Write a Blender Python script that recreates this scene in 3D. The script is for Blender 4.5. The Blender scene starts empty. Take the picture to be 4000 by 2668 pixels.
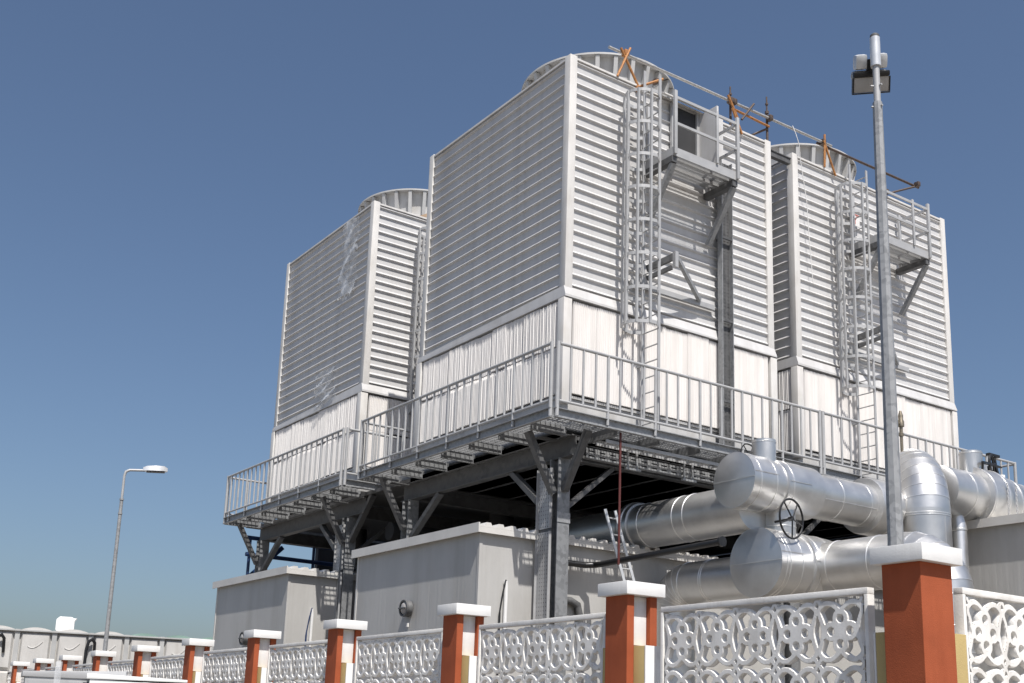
import bpy, bmesh, math, random
from mathutils import Vector, Matrix
random.seed(7)
S = bpy.context.scene
C = S.collection
PI = math.pi

# ------------------------------------------------------------------ camera
cam_d = bpy.data.cameras.new('camera')
cam = bpy.data.objects.new('camera', cam_d); C.objects.link(cam)
cam_d.sensor_width = 36.0
cam_d.lens = 40.345
cam_d.shift_y = 0.1165
cam_d.clip_start = 0.1; cam_d.clip_end = 6000
CAMP = Vector((-12.014, -16.013, 1.6))
RX = Vector((0.8203, -0.5710, 0.0334)).normalized()
BK = Vector((-0.5500, -0.8043, -0.2240)).normalized()
RX = (RX - BK*RX.dot(BK)).normalized()
UPV = BK.cross(RX)
M = Matrix((RX, UPV, BK)).transposed().to_4x4(); M.translation = CAMP
cam.matrix_world = M
S.camera = cam

# ------------------------------------------------------------------ light
SUN = Vector((-0.155, -0.57, 1.0)).normalized()
elev = math.asin(SUN.z)
w = bpy.data.worlds.new('World'); S.world = w; w.use_nodes = True
wn = w.node_tree.nodes; wl = w.node_tree.links
sky = wn.new('ShaderNodeTexSky'); sky.sky_type = 'NISHITA'
sky.sun_disc = False
sky.sun_elevation = elev
sky.sun_rotation = math.atan2(SUN.x, SUN.y)
sky.altitude = 0; sky.air_density = 1.0; sky.dust_density = 2.4; sky.ozone_density = 4.0
bg = wn['Background']; bg.inputs[1].default_value = 0.093
wl.new(sky.outputs[0], bg.inputs[0])
sd = bpy.data.lights.new('sun', 'SUN'); sd.energy = 5.0; sd.angle = math.radians(0.53)
sd.color = (1.0, 0.965, 0.92)
so = bpy.data.objects.new('sun', sd); C.objects.link(so)
so.rotation_euler = SUN.to_track_quat('Z', 'Y').to_euler()
so.location = (-6, -20, 40)
S.view_settings.view_transform = 'Standard'
S.view_settings.look = 'None'
S.view_settings.exposure = 0.2
S.view_settings.gamma = 1.0
S.render.engine = 'CYCLES'

# ------------------------------------------------------------------ materials
def mat(name, col, rough=0.5, metal=0.0, var=0.12, scale=3.0, stretch=(1, 1, 1), bump=0.0, bscale=40.0,
        col2=None, voronoi=False, spec=0.5, rvar=0.1, bstretch=None, streak=0.0, sscale=5.0, objvar=0.0, tint=(0.55, 0.50, 0.43)):
    m = bpy.data.materials.new(name); m.use_nodes = True
    n = m.node_tree.nodes; l = m.node_tree.links
    b = n['Principled BSDF']
    b.inputs['Metallic'].default_value = metal
    b.inputs['Specular IOR Level'].default_value = spec
    tc = n.new('ShaderNodeTexCoord'); mp = n.new('ShaderNodeMapping')
    mp.inputs['Scale'].default_value = stretch
    l.new(tc.outputs['Object'], mp.inputs[0])
    if voronoi:
        tx = n.new('ShaderNodeTexVoronoi'); tx.inputs['Scale'].default_value = scale
        l.new(mp.outputs[0], tx.inputs['Vector'])
        sep = n.new('ShaderNodeSeparateColor'); l.new(tx.outputs['Color'], sep.inputs[0])
        nz = n.new('ShaderNodeTexNoise'); nz.inputs['Scale'].default_value = scale*0.25; nz.inputs['Detail'].default_value = 5
        l.new(mp.outputs[0], nz.inputs['Vector'])
        mx = n.new('ShaderNodeMath'); mx.operation = 'MULTIPLY_ADD'; mx.inputs[1].default_value = 0.45
        l.new(sep.outputs[0], mx.inputs[0])
        ml = n.new('ShaderNodeMath'); ml.operation = 'MULTIPLY'; ml.inputs[1].default_value = 0.6
        l.new(nz.outputs[0], ml.inputs[0]); l.new(ml.outputs[0], mx.inputs[2])
        fac = mx.outputs[0]
    else:
        nz = n.new('ShaderNodeTexNoise'); nz.inputs['Scale'].default_value = scale
        nz.inputs['Detail'].default_value = 7; nz.inputs['Roughness'].default_value = 0.6
        l.new(mp.outputs[0], nz.inputs['Vector'])
        fac = nz.outputs[0]
    rp = n.new('ShaderNodeValToRGB')
    c2 = col2 or tuple(max(0, c*(1-2.2*var)) for c in col)
    c1 = tuple(min(1, c*(1+var*0.6)) for c in col)
    rp.color_ramp.elements[0].position = 0.22; rp.color_ramp.elements[0].color = (*c2, 1)
    rp.color_ramp.elements[1].position = 0.62; rp.color_ramp.elements[1].color = (*c1, 1)
    l.new(fac, rp.inputs[0])
    colour = rp.outputs[0]
    if streak:
        ms = n.new('ShaderNodeMapping'); ms.inputs['Scale'].default_value = (1, 1, 0.09)
        l.new(tc.outputs['Object'], ms.inputs[0])
        ns = n.new('ShaderNodeTexNoise'); ns.inputs['Scale'].default_value = sscale; ns.inputs['Detail'].default_value = 6; ns.inputs['Roughness'].default_value = 0.65
        l.new(ms.outputs[0], ns.inputs['Vector'])
        nb = n.new('ShaderNodeTexNoise'); nb.inputs['Scale'].default_value = sscale*0.35; nb.inputs['Detail'].default_value = 4
        l.new(tc.outputs['Object'], nb.inputs['Vector'])
        mm = n.new('ShaderNodeMath'); mm.operation = 'MULTIPLY'; l.new(ns.outputs[0], mm.inputs[0]); l.new(nb.outputs[0], mm.inputs[1])
        rs = n.new('ShaderNodeMapRange'); rs.inputs['From Min'].default_value = 0.22; rs.inputs['From Max'].default_value = 0.42
        rs.inputs['To Min'].default_value = 0.0; rs.inputs['To Max'].default_value = streak
        l.new(mm.outputs[0], rs.inputs['Value'])
        mc = n.new('ShaderNodeMix'); mc.data_type = 'RGBA'; mc.blend_type = 'MULTIPLY'
        l.new(rs.outputs[0], mc.inputs[0]); l.new(colour, mc.inputs[6]); mc.inputs[7].default_value = (*tint, 1)
        colour = mc.outputs[2]
    if objvar:
        oi = n.new('ShaderNodeObjectInfo'); mo = n.new('ShaderNodeMapRange')
        mo.inputs['To Min'].default_value = 1-objvar; mo.inputs['To Max'].default_value = 1+objvar*0.4
        l.new(oi.outputs['Random'], mo.inputs['Value'])
        hv = n.new('ShaderNodeHueSaturation'); l.new(mo.outputs[0], hv.inputs['Value']); l.new(colour, hv.inputs['Color']); colour = hv.outputs[0]
    l.new(colour, b.inputs['Base Color'])
    mr = n.new('ShaderNodeMapRange'); mr.inputs['To Min'].default_value = max(0.03, rough-rvar); mr.inputs['To Max'].default_value = min(1, rough+rvar)
    l.new(fac, mr.inputs['Value']); l.new(mr.outputs[0], b.inputs['Roughness'])
    if bump:
        bn = n.new('ShaderNodeTexNoise'); bn.inputs['Scale'].default_value = bscale; bn.inputs['Detail'].default_value = 3
        mp2 = n.new('ShaderNodeMapping'); mp2.inputs['Scale'].default_value = bstretch or (1, 1, 1)
        l.new(tc.outputs['Object'], mp2.inputs[0]); l.new(mp2.outputs[0], bn.inputs['Vector'])
        bp = n.new('ShaderNodeBump'); bp.inputs['Strength'].default_value = bump; bp.inputs['Distance'].default_value = 0.02
        l.new(bn.outputs[0], bp.inputs['Height']); l.new(bp.outputs[0], b.inputs['Normal'])
    return m

mClad = mat('cladding', (0.60, 0.592, 0.585), 0.42, 0.0, 0.06, 1.3, (1, 1, 0.25), spec=0.4, streak=0.35, sscale=3.0, objvar=0.05, bump=0.12, bscale=2.2)
mTrim = mat('cream_trim', (0.68, 0.66, 0.63), 0.45, 0.0, 0.06, 1.5, (1, 1, 0.3), streak=0.35, sscale=6)
mFill = mat('cream_fill', (0.78, 0.755, 0.73), 0.6, 0.0, 0.04, 2.2, (2, 2, 0.4), col2=(0.735, 0.705, 0.675), objvar=0.04)
mFrp = mat('frp_grey', (0.50, 0.495, 0.485), 0.55, 0.0, 0.10, 1.6, (1, 1, 0.4), bump=0.1, bscale=6, streak=0.5, sscale=4)
mShell = mat('stack_shell', (0.56, 0.555, 0.545), 0.6, 0.0, 0.12, 2.0, (1, 1, 0.4), streak=0.5, sscale=5)
mGalv = mat('galvanised', (0.31, 0.315, 0.32), 0.5, 0.2, 0.12, 22.0, voronoi=True)
mSteel = mat('darkened_steel', (0.105, 0.105, 0.106), 0.6, 0.1, 0.14, 10.0, voronoi=True)  # galvanised steel with under-deck shade put into its colour; also for dark fittings
mPale = mat('pale_galvanised', (0.42, 0.42, 0.42), 0.5, 0.15, 0.06, 4.0)
mColumn = mat('column_galvanised', (0.235, 0.24, 0.245), 0.5, 0.2, 0.13, 16.0, voronoi=True)
mDark = mat('interior_shade', (0.035, 0.035, 0.037), 0.8, 0.0, 0.2, 2.0)  # near-black colour stands in for shade inside towers and below decks
mAlu = mat('aluminium_jacket', (0.68, 0.675, 0.665), 0.40, 0.90, 0.06, 2.6, (1, 1, 1), bump=0.10, bscale=4.0, rvar=0.10, streak=0.18, sscale=2.5, tint=(0.7,0.68,0.65))
mSeam = mat('aluminium_seam', (0.80, 0.79, 0.77), 0.36, 0.85, 0.05, 6.0)
mHut = mat('grey_cabin_paint', (0.465, 0.455, 0.435), 0.5, 0.0, 0.06, 0.9, (1, 1, 0.5), bump=0.35, bscale=12.0, bstretch=(1, 1, 0.004), streak=0.28, sscale=2.2)
mHutTrim = mat('cabin_trim', (0.62, 0.60, 0.565), 0.5, 0.0, 0.06, 2.0)
mOrange = mat('terracotta_paint', (0.365, 0.090, 0.037), 0.75, 0.0, 0.10, 1.8, bump=0.16, bscale=120, spec=0.25, streak=0.45, sscale=7, tint=(0.72,0.66,0.60))
mWhite = mat('white_paint', (0.78, 0.77, 0.75), 0.6, 0.0, 0.05, 2.5, bump=0.07, bscale=60, spec=0.3, streak=0.4, sscale=8)
mPrecast = mat('white_precast', (0.81, 0.79, 0.755), 0.62, 0.0, 0.07, 4.0, bump=0.10, bscale=60, spec=0.3, streak=0.35, sscale=9)
mTan = mat('tan_paint', (0.50, 0.38, 0.17), 0.75, 0.0, 0.07, 2.0, bump=0.22, bscale=120, spec=0.25)
mBlack = mat('black_iron', (0.014, 0.014, 0.015), 0.4, 0.0, 0.2, 9.0)
mRust = mat('scaffold_orange', (0.42, 0.19, 0.055), 0.6, 0.1, 0.25, 22.0, col2=(0.20, 0.075, 0.03))
mRusty = mat('rusty_tube', (0.105, 0.075, 0.06), 0.6, 0.3, 0.25, 18.0)
mTube = mat('scaffold_tube', (0.47, 0.46, 0.44), 0.45, 0.45, 0.15, 16.0)
mRed = mat('red_paint', (0.10, 0.022, 0.018), 0.5, 0.0, 0.12, 9.0)
mBlue = mat('blue_paint', (0.012, 0.035, 0.11), 0.45, 0.0, 0.12, 5.0)
mTank = mat('tank_grp', (0.53, 0.515, 0.49), 0.5, 0.0, 0.06, 1.6, streak=0.3, sscale=3)
mTankRib = mat('tank_flange', (0.42, 0.42, 0.41), 0.6, 0.0, 0.08, 2.0)
mGreen = mat('tank_lid_green', (0.20, 0.30, 0.26), 0.6, 0.0, 0.12, 1.2)
mGlassy = mat('lamp_glass', (0.40, 0.38, 0.355), 0.2, 0.0, 0.03, 3.0)
mLampBody = mat('lamp_silver', (0.66, 0.67, 0.68), 0.35, 0.35, 0.05, 8.0)
mGround = mat('sandy_ground', (0.22, 0.195, 0.165), 0.95, 0.0, 0.12, 0.35, bump=0.3, bscale=4)
mConc = mat('concrete', (0.22, 0.20, 0.175), 0.85, 0.0, 0.1, 1.2, bump=0.15, bscale=30)
mCab = mat('cabinet_white', (0.80, 0.80, 0.78), 0.45, 0.0, 0.03, 3.0)
mCabG = mat('cabinet_grey', (0.42, 0.42, 0.42), 0.45, 0.1, 0.06, 3.0)

def film_mat():
    m = bpy.data.materials.new('torn_film'); m.use_nodes = True
    n = m.node_tree.nodes; l = m.node_tree.links; b = n['Principled BSDF']
    b.inputs['Base Color'].default_value = (0.85, 0.86, 0.87, 1); b.inputs['Roughness'].default_value = 0.25
    tc = n.new('ShaderNodeTexCoord'); nz = n.new('ShaderNodeTexNoise'); nz.inputs['Scale'].default_value = 2.6; nz.inputs['Detail'].default_value = 5
    l.new(tc.outputs['Object'], nz.inputs['Vector'])
    rp = n.new('ShaderNodeValToRGB'); rp.color_ramp.elements[0].position = 0.42; rp.color_ramp.elements[0].color = (0.16, 0.16, 0.16, 1)
    rp.color_ramp.elements[1].position = 0.66; rp.color_ramp.elements[1].color = (0.85, 0.85, 0.85, 1)
    l.new(nz.outputs[0], rp.inputs[0]); l.new(rp.outputs[0], b.inputs['Alpha'])
    return m
mFilm = film_mat()

# ------------------------------------------------------------------ helpers
class MB:
    def __init__(s): s.v = []; s.f = []
    def add(s, vs, fs):
        o = len(s.v); s.v += [tuple(p) for p in vs]; s.f += [tuple(i+o for i in q) for q in fs]; return s
    def box(s, x0, x1, y0, y1, z0, z1):
        return s.add([(x0,y0,z0),(x1,y0,z0),(x1,y1,z0),(x0,y1,z0),(x0,y0,z1),(x1,y0,z1),(x1,y1,z1),(x0,y1,z1)],
              [(0,3,2,1),(4,5,6,7),(0,1,5,4),(1,2,6,5),(2,3,7,6),(3,0,4,7)])
    def bar(s, p, q, wd, ht, up=(0,0,1)):
        p = Vector(p); q = Vector(q); d = (q-p).normalized(); up = Vector(up)
        if abs(d.dot(up.normalized())) > 0.98: up = Vector((0,1,0)) if abs(d.y) < 0.9 else Vector((1,0,0))
        a = d.cross(up).normalized(); b = a.cross(d).normalized()
        a = a*wd/2; b = b*ht/2
        return s.add([p-a-b, p+a-b, p+a+b, p-a+b, q-a-b, q+a-b, q+a+b, q-a+b],
              [(0,1,2,3),(4,7,6,5),(0,4,5,1),(1,5,6,2),(2,6,7,3),(3,7,4,0)])
    def path(s, pts, r, n=10, closed=False, caps=True):
        pts = [Vector(p) for p in pts]; N = len(pts); rings = []
        rs = r if isinstance(r, (list, tuple)) else [r]*N
        prev = None
        for i, p in enumerate(pts):
            if closed: t = (pts[(i+1) % N]-pts[i-1]).normalized()
            elif i == 0: t = (pts[1]-p).normalized()
            elif i == N-1: t = (p-pts[-2]).normalized()
            else: t = ((pts[i+1]-p).normalized()+(p-pts[i-1]).normalized()).normalized()
            if prev is None:
                a = t.cross(Vector((0,0,1)) if abs(t.z) < 0.9 else Vector((1,0,0))).normalized()
            else:
                a = (prev - t*prev.dot(t)).normalized()
            prev = a; b = t.cross(a)
            k = 1.0
            if 0 < i < N-1 and not closed:
                k = 1/max(0.5, abs(t.dot((pts[i+1]-p).normalized())))
                bend = ((pts[i+1]-p).normalized()-(p-pts[i-1]).normalized())
                bd = bend.normalized() if bend.length > 1e-6 else None
            else: bd = None
            ring = []
            for j in range(n):
                th = 2*PI*j/n; o = a*math.cos(th)*rs[i]+b*math.sin(th)*rs[i]
                if bd is not None: o = o + bd*(o.dot(bd))*(k-1)
                ring.append(p+o)
            rings.append(ring)
        vs = [q for rr in rings for q in rr]; fs = []
        M_ = N if closed else N-1
        for i in range(M_):
            i2 = (i+1) % N
            for j in range(n):
                j2 = (j+1) % n
                fs.append((i*n+j, i*n+j2, i2*n+j2, i2*n+j))
        if caps and not closed:
            fs.append(tuple(range(n-1, -1, -1))); fs.append(tuple((N-1)*n+j for j in range(n)))
        return s.add(vs, fs)
    def tube(s, p, q, r, n=10): return s.path([p, q], r, n)
    def rev(s, prof, o, ax, n=40, caps=True):
        o = Vector(o); ax = Vector(ax).normalized()
        a = ax.cross(Vector((0,0,1)) if abs(ax.z) < 0.9 else Vector((1,0,0))).normalized(); b = ax.cross(a)
        vs = []; fs = []
        for (t, r) in prof:
            for j in range(n):
                th = 2*PI*j/n; vs.append(o+ax*t+(a*math.cos(th)+b*math.sin(th))*r)
        for i in range(len(prof)-1):
            for j in range(n):
                j2 = (j+1) % n; fs.append((i*n+j, i*n+j2, (i+1)*n+j2, (i+1)*n+j))
        if caps:
            fs.append(tuple(range(n-1, -1, -1))); fs.append(tuple((len(prof)-1)*n+j for j in range(n)))
        return s.add(vs, fs)
    def prism(s, poly, z0, z1, f=lambda x, y, z: (x, y, z)):
        n = len(poly)
        vs = [f(x, y, z0) for x, y in poly]+[f(x, y, z1) for x, y in poly]
        fs = [tuple(range(n-1, -1, -1)), tuple(range(n, 2*n))]+[(i, (i+1) % n, n+(i+1) % n, n+i) for i in range(n)]
        return s.add(vs, fs)
    def mesh(s, name, m, smooth=True, angle=32, bevel=0):
        me = bpy.data.meshes.new(name); me.from_pydata(s.v, [], s.f)
        bm = bmesh.new(); bm.from_mesh(me)
        bmesh.ops.recalc_face_normals(bm, faces=bm.faces)
        if bevel: bmesh.ops.bevel(bm, geom=bm.edges[:], offset=bevel, segments=2, affect='EDGES', profile=0.6)
        bm.to_mesh(me); bm.free()
        if smooth:
            me.shade_smooth(); me.set_sharp_from_angle(angle=math.radians(angle))
        me.materials.append(m)
        return me
OFF = {}
def root_off(o):
    return OFF.get(o.name, Vector((0,0,0))) if o else Vector((0,0,0))
def link(name, me, parent=None, loc=(0,0,0)):
    o = bpy.data.objects.new(name, me); C.objects.link(o)
    if parent: o.parent = parent; OFF[o.name] = root_off(parent)
    o.location = loc
    return o
def part(name, mb, m, parent=None, **k):
    """mesh given in world coordinates; made local to the thing it belongs to"""
    if parent:
        off = root_off(parent)
        if off.length: mb.v = [tuple(Vector(p)-off) for p in mb.v]
    return link(name, mb.mesh(name, m, **k), parent)
def tag(o, label=None, cat=None, group=None, kind=None):
    if label: o['label'] = label
    if cat: o['category'] = cat
    if group: o['group'] = group
    if kind: o['kind'] = kind
    return o
def thing(name, label, cat, loc=(0,0,0), group=None):
    o = bpy.data.objects.new(name, None); C.objects.link(o); o.empty_display_size = 0.2
    o.location = loc; OFF[o.name] = Vector(loc)
    return tag(o, label, cat, group)
def solo(name, mb, m, label, cat, loc, group=None, **k):
    """a thing that is one mesh: origin at its base"""
    loc = Vector(loc); mb.v = [tuple(Vector(p)-loc) for p in mb.v]
    o = link(name, mb.mesh(name, m, **k), None, loc); OFF[o.name] = loc
    return tag(o, label, cat, group)
KIDS = {}
def copy_tree(o, parent=None, skip=()):
    c = o.copy(); C.objects.link(c)
    if parent: c.parent = parent
    OFF[c.name] = root_off(o)
    for ch in list(o.children):
        if ch.name.split('.')[0] in skip: continue
        copy_tree(ch, c, skip)
    return c
def copy_thing(o, delta, label, skip=()):
    c = copy_tree(o, None, skip); c.location = o.location+Vector(delta); c['label'] = label
    OFF[c.name] = c.location.copy()
    return c

# ------------------------------------------------------------------ ground
g = MB(); g.add([(-1500,-1500,0),(2500,-1500,0),(2500,2500,0),(-1500,2500,0)], [(0,1,2,3)])
tag(part('ground', g, mGround, smooth=False), kind='structure')
g = MB(); g.add([(-3.4,-9.8,0.006),(16,-9.8,0.006),(16,30,0.006),(-3.4,30,0.006)], [(0,1,2,3)])
tag(part('yard_paving', g, mConc, smooth=False), kind='structure')
g = MB(); g.add([(-60,-60,0.004),(-5.2,-60,0.004),(-5.2,60,0.004),(-60,60,0.004)], [(0,1,2,3)])
mAsph = mat('dusty_asphalt', (0.14, 0.128, 0.11), 0.9, 0, 0.15, 3.0)
tag(part('road', g, mAsph, smooth=False), kind='structure')

# ------------------------------------------------------------------ cooling towers
TA, TB = 5.464, 5.21            # plan size along x and y
ZB, ZT = 9.44, 14.27            # louvred casing
NS = 22
PITCH = (ZT-ZB)/NS
def slat_mesh(length, axis):
    # one trapezoidal rib of the sheet; runs along x (facing -y) or along y (facing -x)
    p = PITCH; d = 0.041
    prof = [(0, 0.0), (0, p*0.56), (d*0.80, p*0.65), (d*0.96, p*0.675), (d, p*0.705), (d*0.94, p*0.735), (d*0.78, p*0.77), (0.0, p*0.93), (0, p*1.0), (-0.012, p*1.0), (-0.012, 0)]
    mb = MB()
    if axis == 'x': mb.prism(prof, 0, length, lambda a, b, t: (t, -a, b))
    else: mb.prism(prof, 0, length, lambda a, b, t: (-a, t, b))
    return mb.mesh('slat', mClad, smooth=False)
def pack_mesh(w_, h_, axis, seed):
    r = random.Random(seed); n = int(w_/0.042); mb = MB(); pts = []; dp = 0.030 if axis == 'x' else 0.036
    for i in range(n+1):
        x = i*w_/n
        pts += [(x, 0.0 + r.uniform(-.004, .004)), (x+w_/n*0.35, -dp + r.uniform(-.006, .006))]
    pts = pts[:-1]
    poly = pts+[(w_, 0.05), (0, 0.05)]
    if axis == 'x': mb.prism(poly, 0, h_, lambda a, b, t: (a, b, t))
    else: mb.prism(poly, 0, h_, lambda a, b, t: (b, a, t))
    return mb.mesh('fill_pack', mFill, smooth=False)

def make_tower():
    t = thing('cooling_tower', 'nearest cooling tower, its corner facing us, ribbed casing with fan stack on top', 'cooling tower', (0,0,0), 'cooling towers on the steel deck')
    for (x, y) in ((0,0), (TA,0), (0,TB), (TA,TB)):
        mb = MB(); e = 0.055
        x0, x1 = (x-e, x+0.12) if x == 0 else (x-0.12, x+e)
        y0, y1 = (y-e, y+0.12) if y == 0 else (y-0.12, y+e)
        mb.box(x0, x1, y0, y1, ZB-0.06, ZT+0.06)
        part('corner_post', mb, mTrim, t, bevel=0.008)
    sx = slat_mesh(TA-0.24, 'x'); sy = slat_mesh(TB-0.24, 'y')
    for i in range(NS):
        for me_, lc in ((sx, (0.12, 0, ZB+i*PITCH)), (sy, (0, 0.12, ZB+i*PITCH))):
            sl = link('slat', me_, t, lc)
            sl.rotation_euler = (0, random.gauss(0, 0.0006), 0) if me_ is sx else (random.gauss(0, 0.0006), 0, 0)
    # far sides, one corrugated sheet each
    for axis in 'xy':
        mb = MB(); p = PITCH; d = 0.046
        prof = []
        for i in range(NS): prof += [(0, ZB+i*p), (d, ZB+i*p+p*.2), (d, ZB+i*p+p*.66), (0, ZB+i*p+p*.86)]
        prof += [(0, ZT), (-0.012, ZT), (-0.012, ZB)]
        if axis == 'x': mb.prism(prof, 0.12, TA-0.12, lambda a, b, s_: (s_, TB+a, b))
        else: mb.prism(prof, 0.12, TB-0.12, lambda a, b, s_: (TA+a, s_, b))
        part('rear_cladding', mb, mClad, t, smooth=False)
    mb = MB(); mb.box(0.02, TA-0.02, 0.02, TB-0.02, ZT-0.16, ZT-0.05); part('roof_deck', mb, mFrp, t)
    mb = MB()
    mb.box(0.12, TA-0.12, -0.05, 0.03, ZT-0.012, ZT+0.03); part('cap_flashing', mb, mTrim, t)
    for q in ((0.12, TA-0.12, TB-0.03, TB+0.05), (-0.05, 0.03, 0.12, TB-0.12), (TA-0.03, TA+0.05, 0.12, TB-0.12)):
        mb = MB(); mb.box(*q, ZT-0.012, ZT+0.03); part('cap_flashing', mb, mTrim, t)
    # drip flashing at the foot of the casing: a sloping skirt
    mb = MB(); o = 0.075; ov = 0.105
    q = [(-0.075,-0.05),(TA+0.05,-0.05),(TA+0.05,TB+0.05),(-0.075,TB+0.05)]
    q2 = [(-0.078,-ov),(TA+o,-ov),(TA+o,TB+o),(-0.078,TB+o)]
    vs = [(a,b,ZB+(0.10 if b < 1 else 0.02) if a > 1 else ZB+(0.10 if b < 1 else 0.0)) for a,b in q]+[(a,b,ZB-(0.07 if a < 1 else 0.09)) for a,b in q2]+[(a,b,ZB-0.115) for a,b in q2]+[(a*1.0+(0.16 if a<1 else -0.16),b+(0.16 if b<1 else -0.16),ZB-0.115) for a,b in q2]
    fs = []
    for k in range(3):
        for i in range(4): fs.append((k*4+i, k*4+(i+1)%4, k*4+4+(i+1)%4, k*4+4+i))
    mb.add(vs, fs); part('drip_flashing', mb, mClad, t, smooth=False)
    # wet section
    mb = MB(); mb.box(0.10, TA-0.10, 0.10, TB-0.10, 7.3, ZB-0.02); mb.box(0.10, TA-0.10, 0.10, TB-0.10, ZB+0.02, ZT-0.18); part('dark_core', mb, mDark, t)  # near-black boxes added inside so the gaps between packs look shaded
    zu0, zu1, zl0, zl1 = 8.42, ZB-0.15, 7.50, 8.39
    for axis, L in (('x', TA), ('y', TB)):
        n = 9; wd = (L-0.30)/n
        for row, (z0, z1) in enumerate(((zu0, zu1), (zl0, zl1))):
            ms = [pack_mesh(wd-0.005, z1-z0, axis, 10*row+k+(5 if axis == 'x' else 0)) for k in range(3)]
            for i in range(n):
                dz = random.uniform(-0.018, 0.012); dd = random.uniform(-0.012, 0.012)
                p = (0.15+i*wd+0.0025, -0.045+dd, z0+dz) if axis == 'x' else (-0.025+dd, 0.15+i*wd+0.0025, z0+dz)
                link('fill_pack', ms[random.randrange(3)], t, p)
    for (x, y) in ((0,0), (TA,0), (0,TB), (TA,TB)):
        sxn = 1 if x == 0 else -1; syn = 1 if y == 0 else -1
        mb = MB(); a0, a1 = sorted((x-sxn*0.09, x+sxn*0.10)); b0, b1 = sorted((y-syn*0.09, y+syn*0.10))
        mb.box(a0, a1, b0, b1, 7.3, ZB-0.13); part('fill_post', mb, mTrim, t, bevel=0.012)
    mb = MB(); mb.box(0.0, TA, 0.0, TB, 6.90, 7.42); part('water_basin', mb, mFrp, t, bevel=0.01)
    mb = MB(); mb.box(-0.03, TA+0.03, -0.03, TB+0.03, 7.42, 7.47); part('basin_lip', mb, mFrp, t)
    # far wet walls
    mb = MB()
    for i in range(60):
        a = 0.15+i*(TA-0.3)/60; mb.box(a, a+0.05, TB-0.02, TB+0.03, 7.6, ZB-0.13)
        b = 0.15+i*(TB-0.3)/60; mb.box(TA-0.02, TA+0.03, b, b+0.05, 7.6, ZB-0.13)
    tag(part('fill_sheet', mb, mFill, t, smooth=False), kind='stuff')
    # fan stack
    cx, cy = TA/2, TB/2
    z0, z1 = ZT-0.05, 15.685
    mb = MB(); mb.rev([(z0, 1.58), (z0+0.25, 1.55), (z0+0.72, 1.50), (z1-0.55, 1.515), (z1-0.30, 1.54), (z1-0.03, 1.60), (z1-0.03, 1.56), (z1-0.30, 1.50), (z1-0.55, 1.475), (z0+0.72, 1.46), (z0, 1.52)], (cx, cy, 0), (0,0,1), 96, caps=False)
    st = part('fan_stack', mb, mShell, t)
    mb = MB(); mb.rev([(z1-0.03, 1.55), (z1-0.03, 1.735), (z1-0.045, 1.736), (z1-0.045, 1.745), (z1-0.005, 1.745), (z1-0.005, 1.55)], (cx, cy, 0), (0,0,1), 96, caps=False)
    part('stack_rim', mb, mFrp, st)
    for k in range(27):
        a = 2*PI*(k+0.35)/27; ca, sa = math.cos(a), math.sin(a)
        pf = [(1.48, z1-1.0), (1.555, z1-1.0), (1.725, z1-0.051), (1.58, z1-0.051), (1.48, z1-0.5)]
        mb = MB(); mb.prism(pf, -0.045, 0.045, lambda r, z, y: (cx+ca*r-sa*y, cy+sa*r+ca*y, z))
        part('gusset', mb, mFrp, st, smooth=False)
    # fan hub and blades inside the stack
    mb = MB(); mb.rev([(14.3, 0.12), (14.75, 0.12), (14.76, 0.3), (15.0, 0.26)], (cx, cy, 0), (0,0,1), 20)
    fan = part('fan_hub', mb, mFrp, t)
    for k in range(6):
        a = 2*PI*k/6; ca, sa = math.cos(a), math.sin(a)
        mb = MB(); mb.add([(cx+ca*.25-sa*y, cy+sa*.25+ca*y, 14.86+z) for y, z in ((-.10,-.05),(.10,.05),(.10,.07),(-.10,-.03))]+
                          [(cx+ca*1.40-sa*y, cy+sa*1.40+ca*y, 14.86+z) for y, z in ((-.16,-.03),(.16,.03),(.16,.045),(-.16,-.015))],
                          [(0,1,2,3),(4,7,6,5),(0,4,5,1),(1,5,6,2),(2,6,7,3),(3,7,4,0)])
        part('fan_blade', mb, mFrp, fan)
    return t
T2D = (6.30, 0.03, 0); T3D = (0.06, 8.14, 0)
tower = make_tower()
tower2 = copy_thing(tower, T2D, 'cooling tower behind the slender lamp post, right of the wide gap')
tower3 = copy_thing(tower, T3D, 'smallest looking cooling tower, torn plastic film on its ribbed wall')
mb = MB(); mb.box(TA+0.056, TA+0.75, 0.0, 0.10, 14.04, 14.16); mb.box(TA+0.056, TA+0.75, -0.02, 0.12, 14.16, 14.18)
part('tie_beam', mb, mSteel, tower)

# small red-lettered warning sign on the second tower
sg = thing('warning_sign', 'small white sign with red mark beside the caged ladder', 'sign', (T2D[0]+1.98, -0.08, 13.3))
mb = MB(); mb.box(8.12, 8.44, -0.075, -0.06, 13.12, 13.42); part('plate', mb, mWhite, sg)
mb = MB(); mb.bar((8.20,-0.08,13.36),(8.27,-0.08,13.26),0.03,0.006,(0,1,0)); mb.bar((8.34,-0.08,13.36),(8.27,-0.08,13.26),0.03,0.006,(0,1,0)); mb.bar((8.27,-0.08,13.26),(8.27,-0.08,13.16),0.03,0.006,(0,1,0))
mb.box(8.14,8.42,-0.082,-0.075,13.385,13.405); part('red_mark', mb, mat('sign_red', (0.5,0.06,0.03), 0.5), sg)

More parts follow.
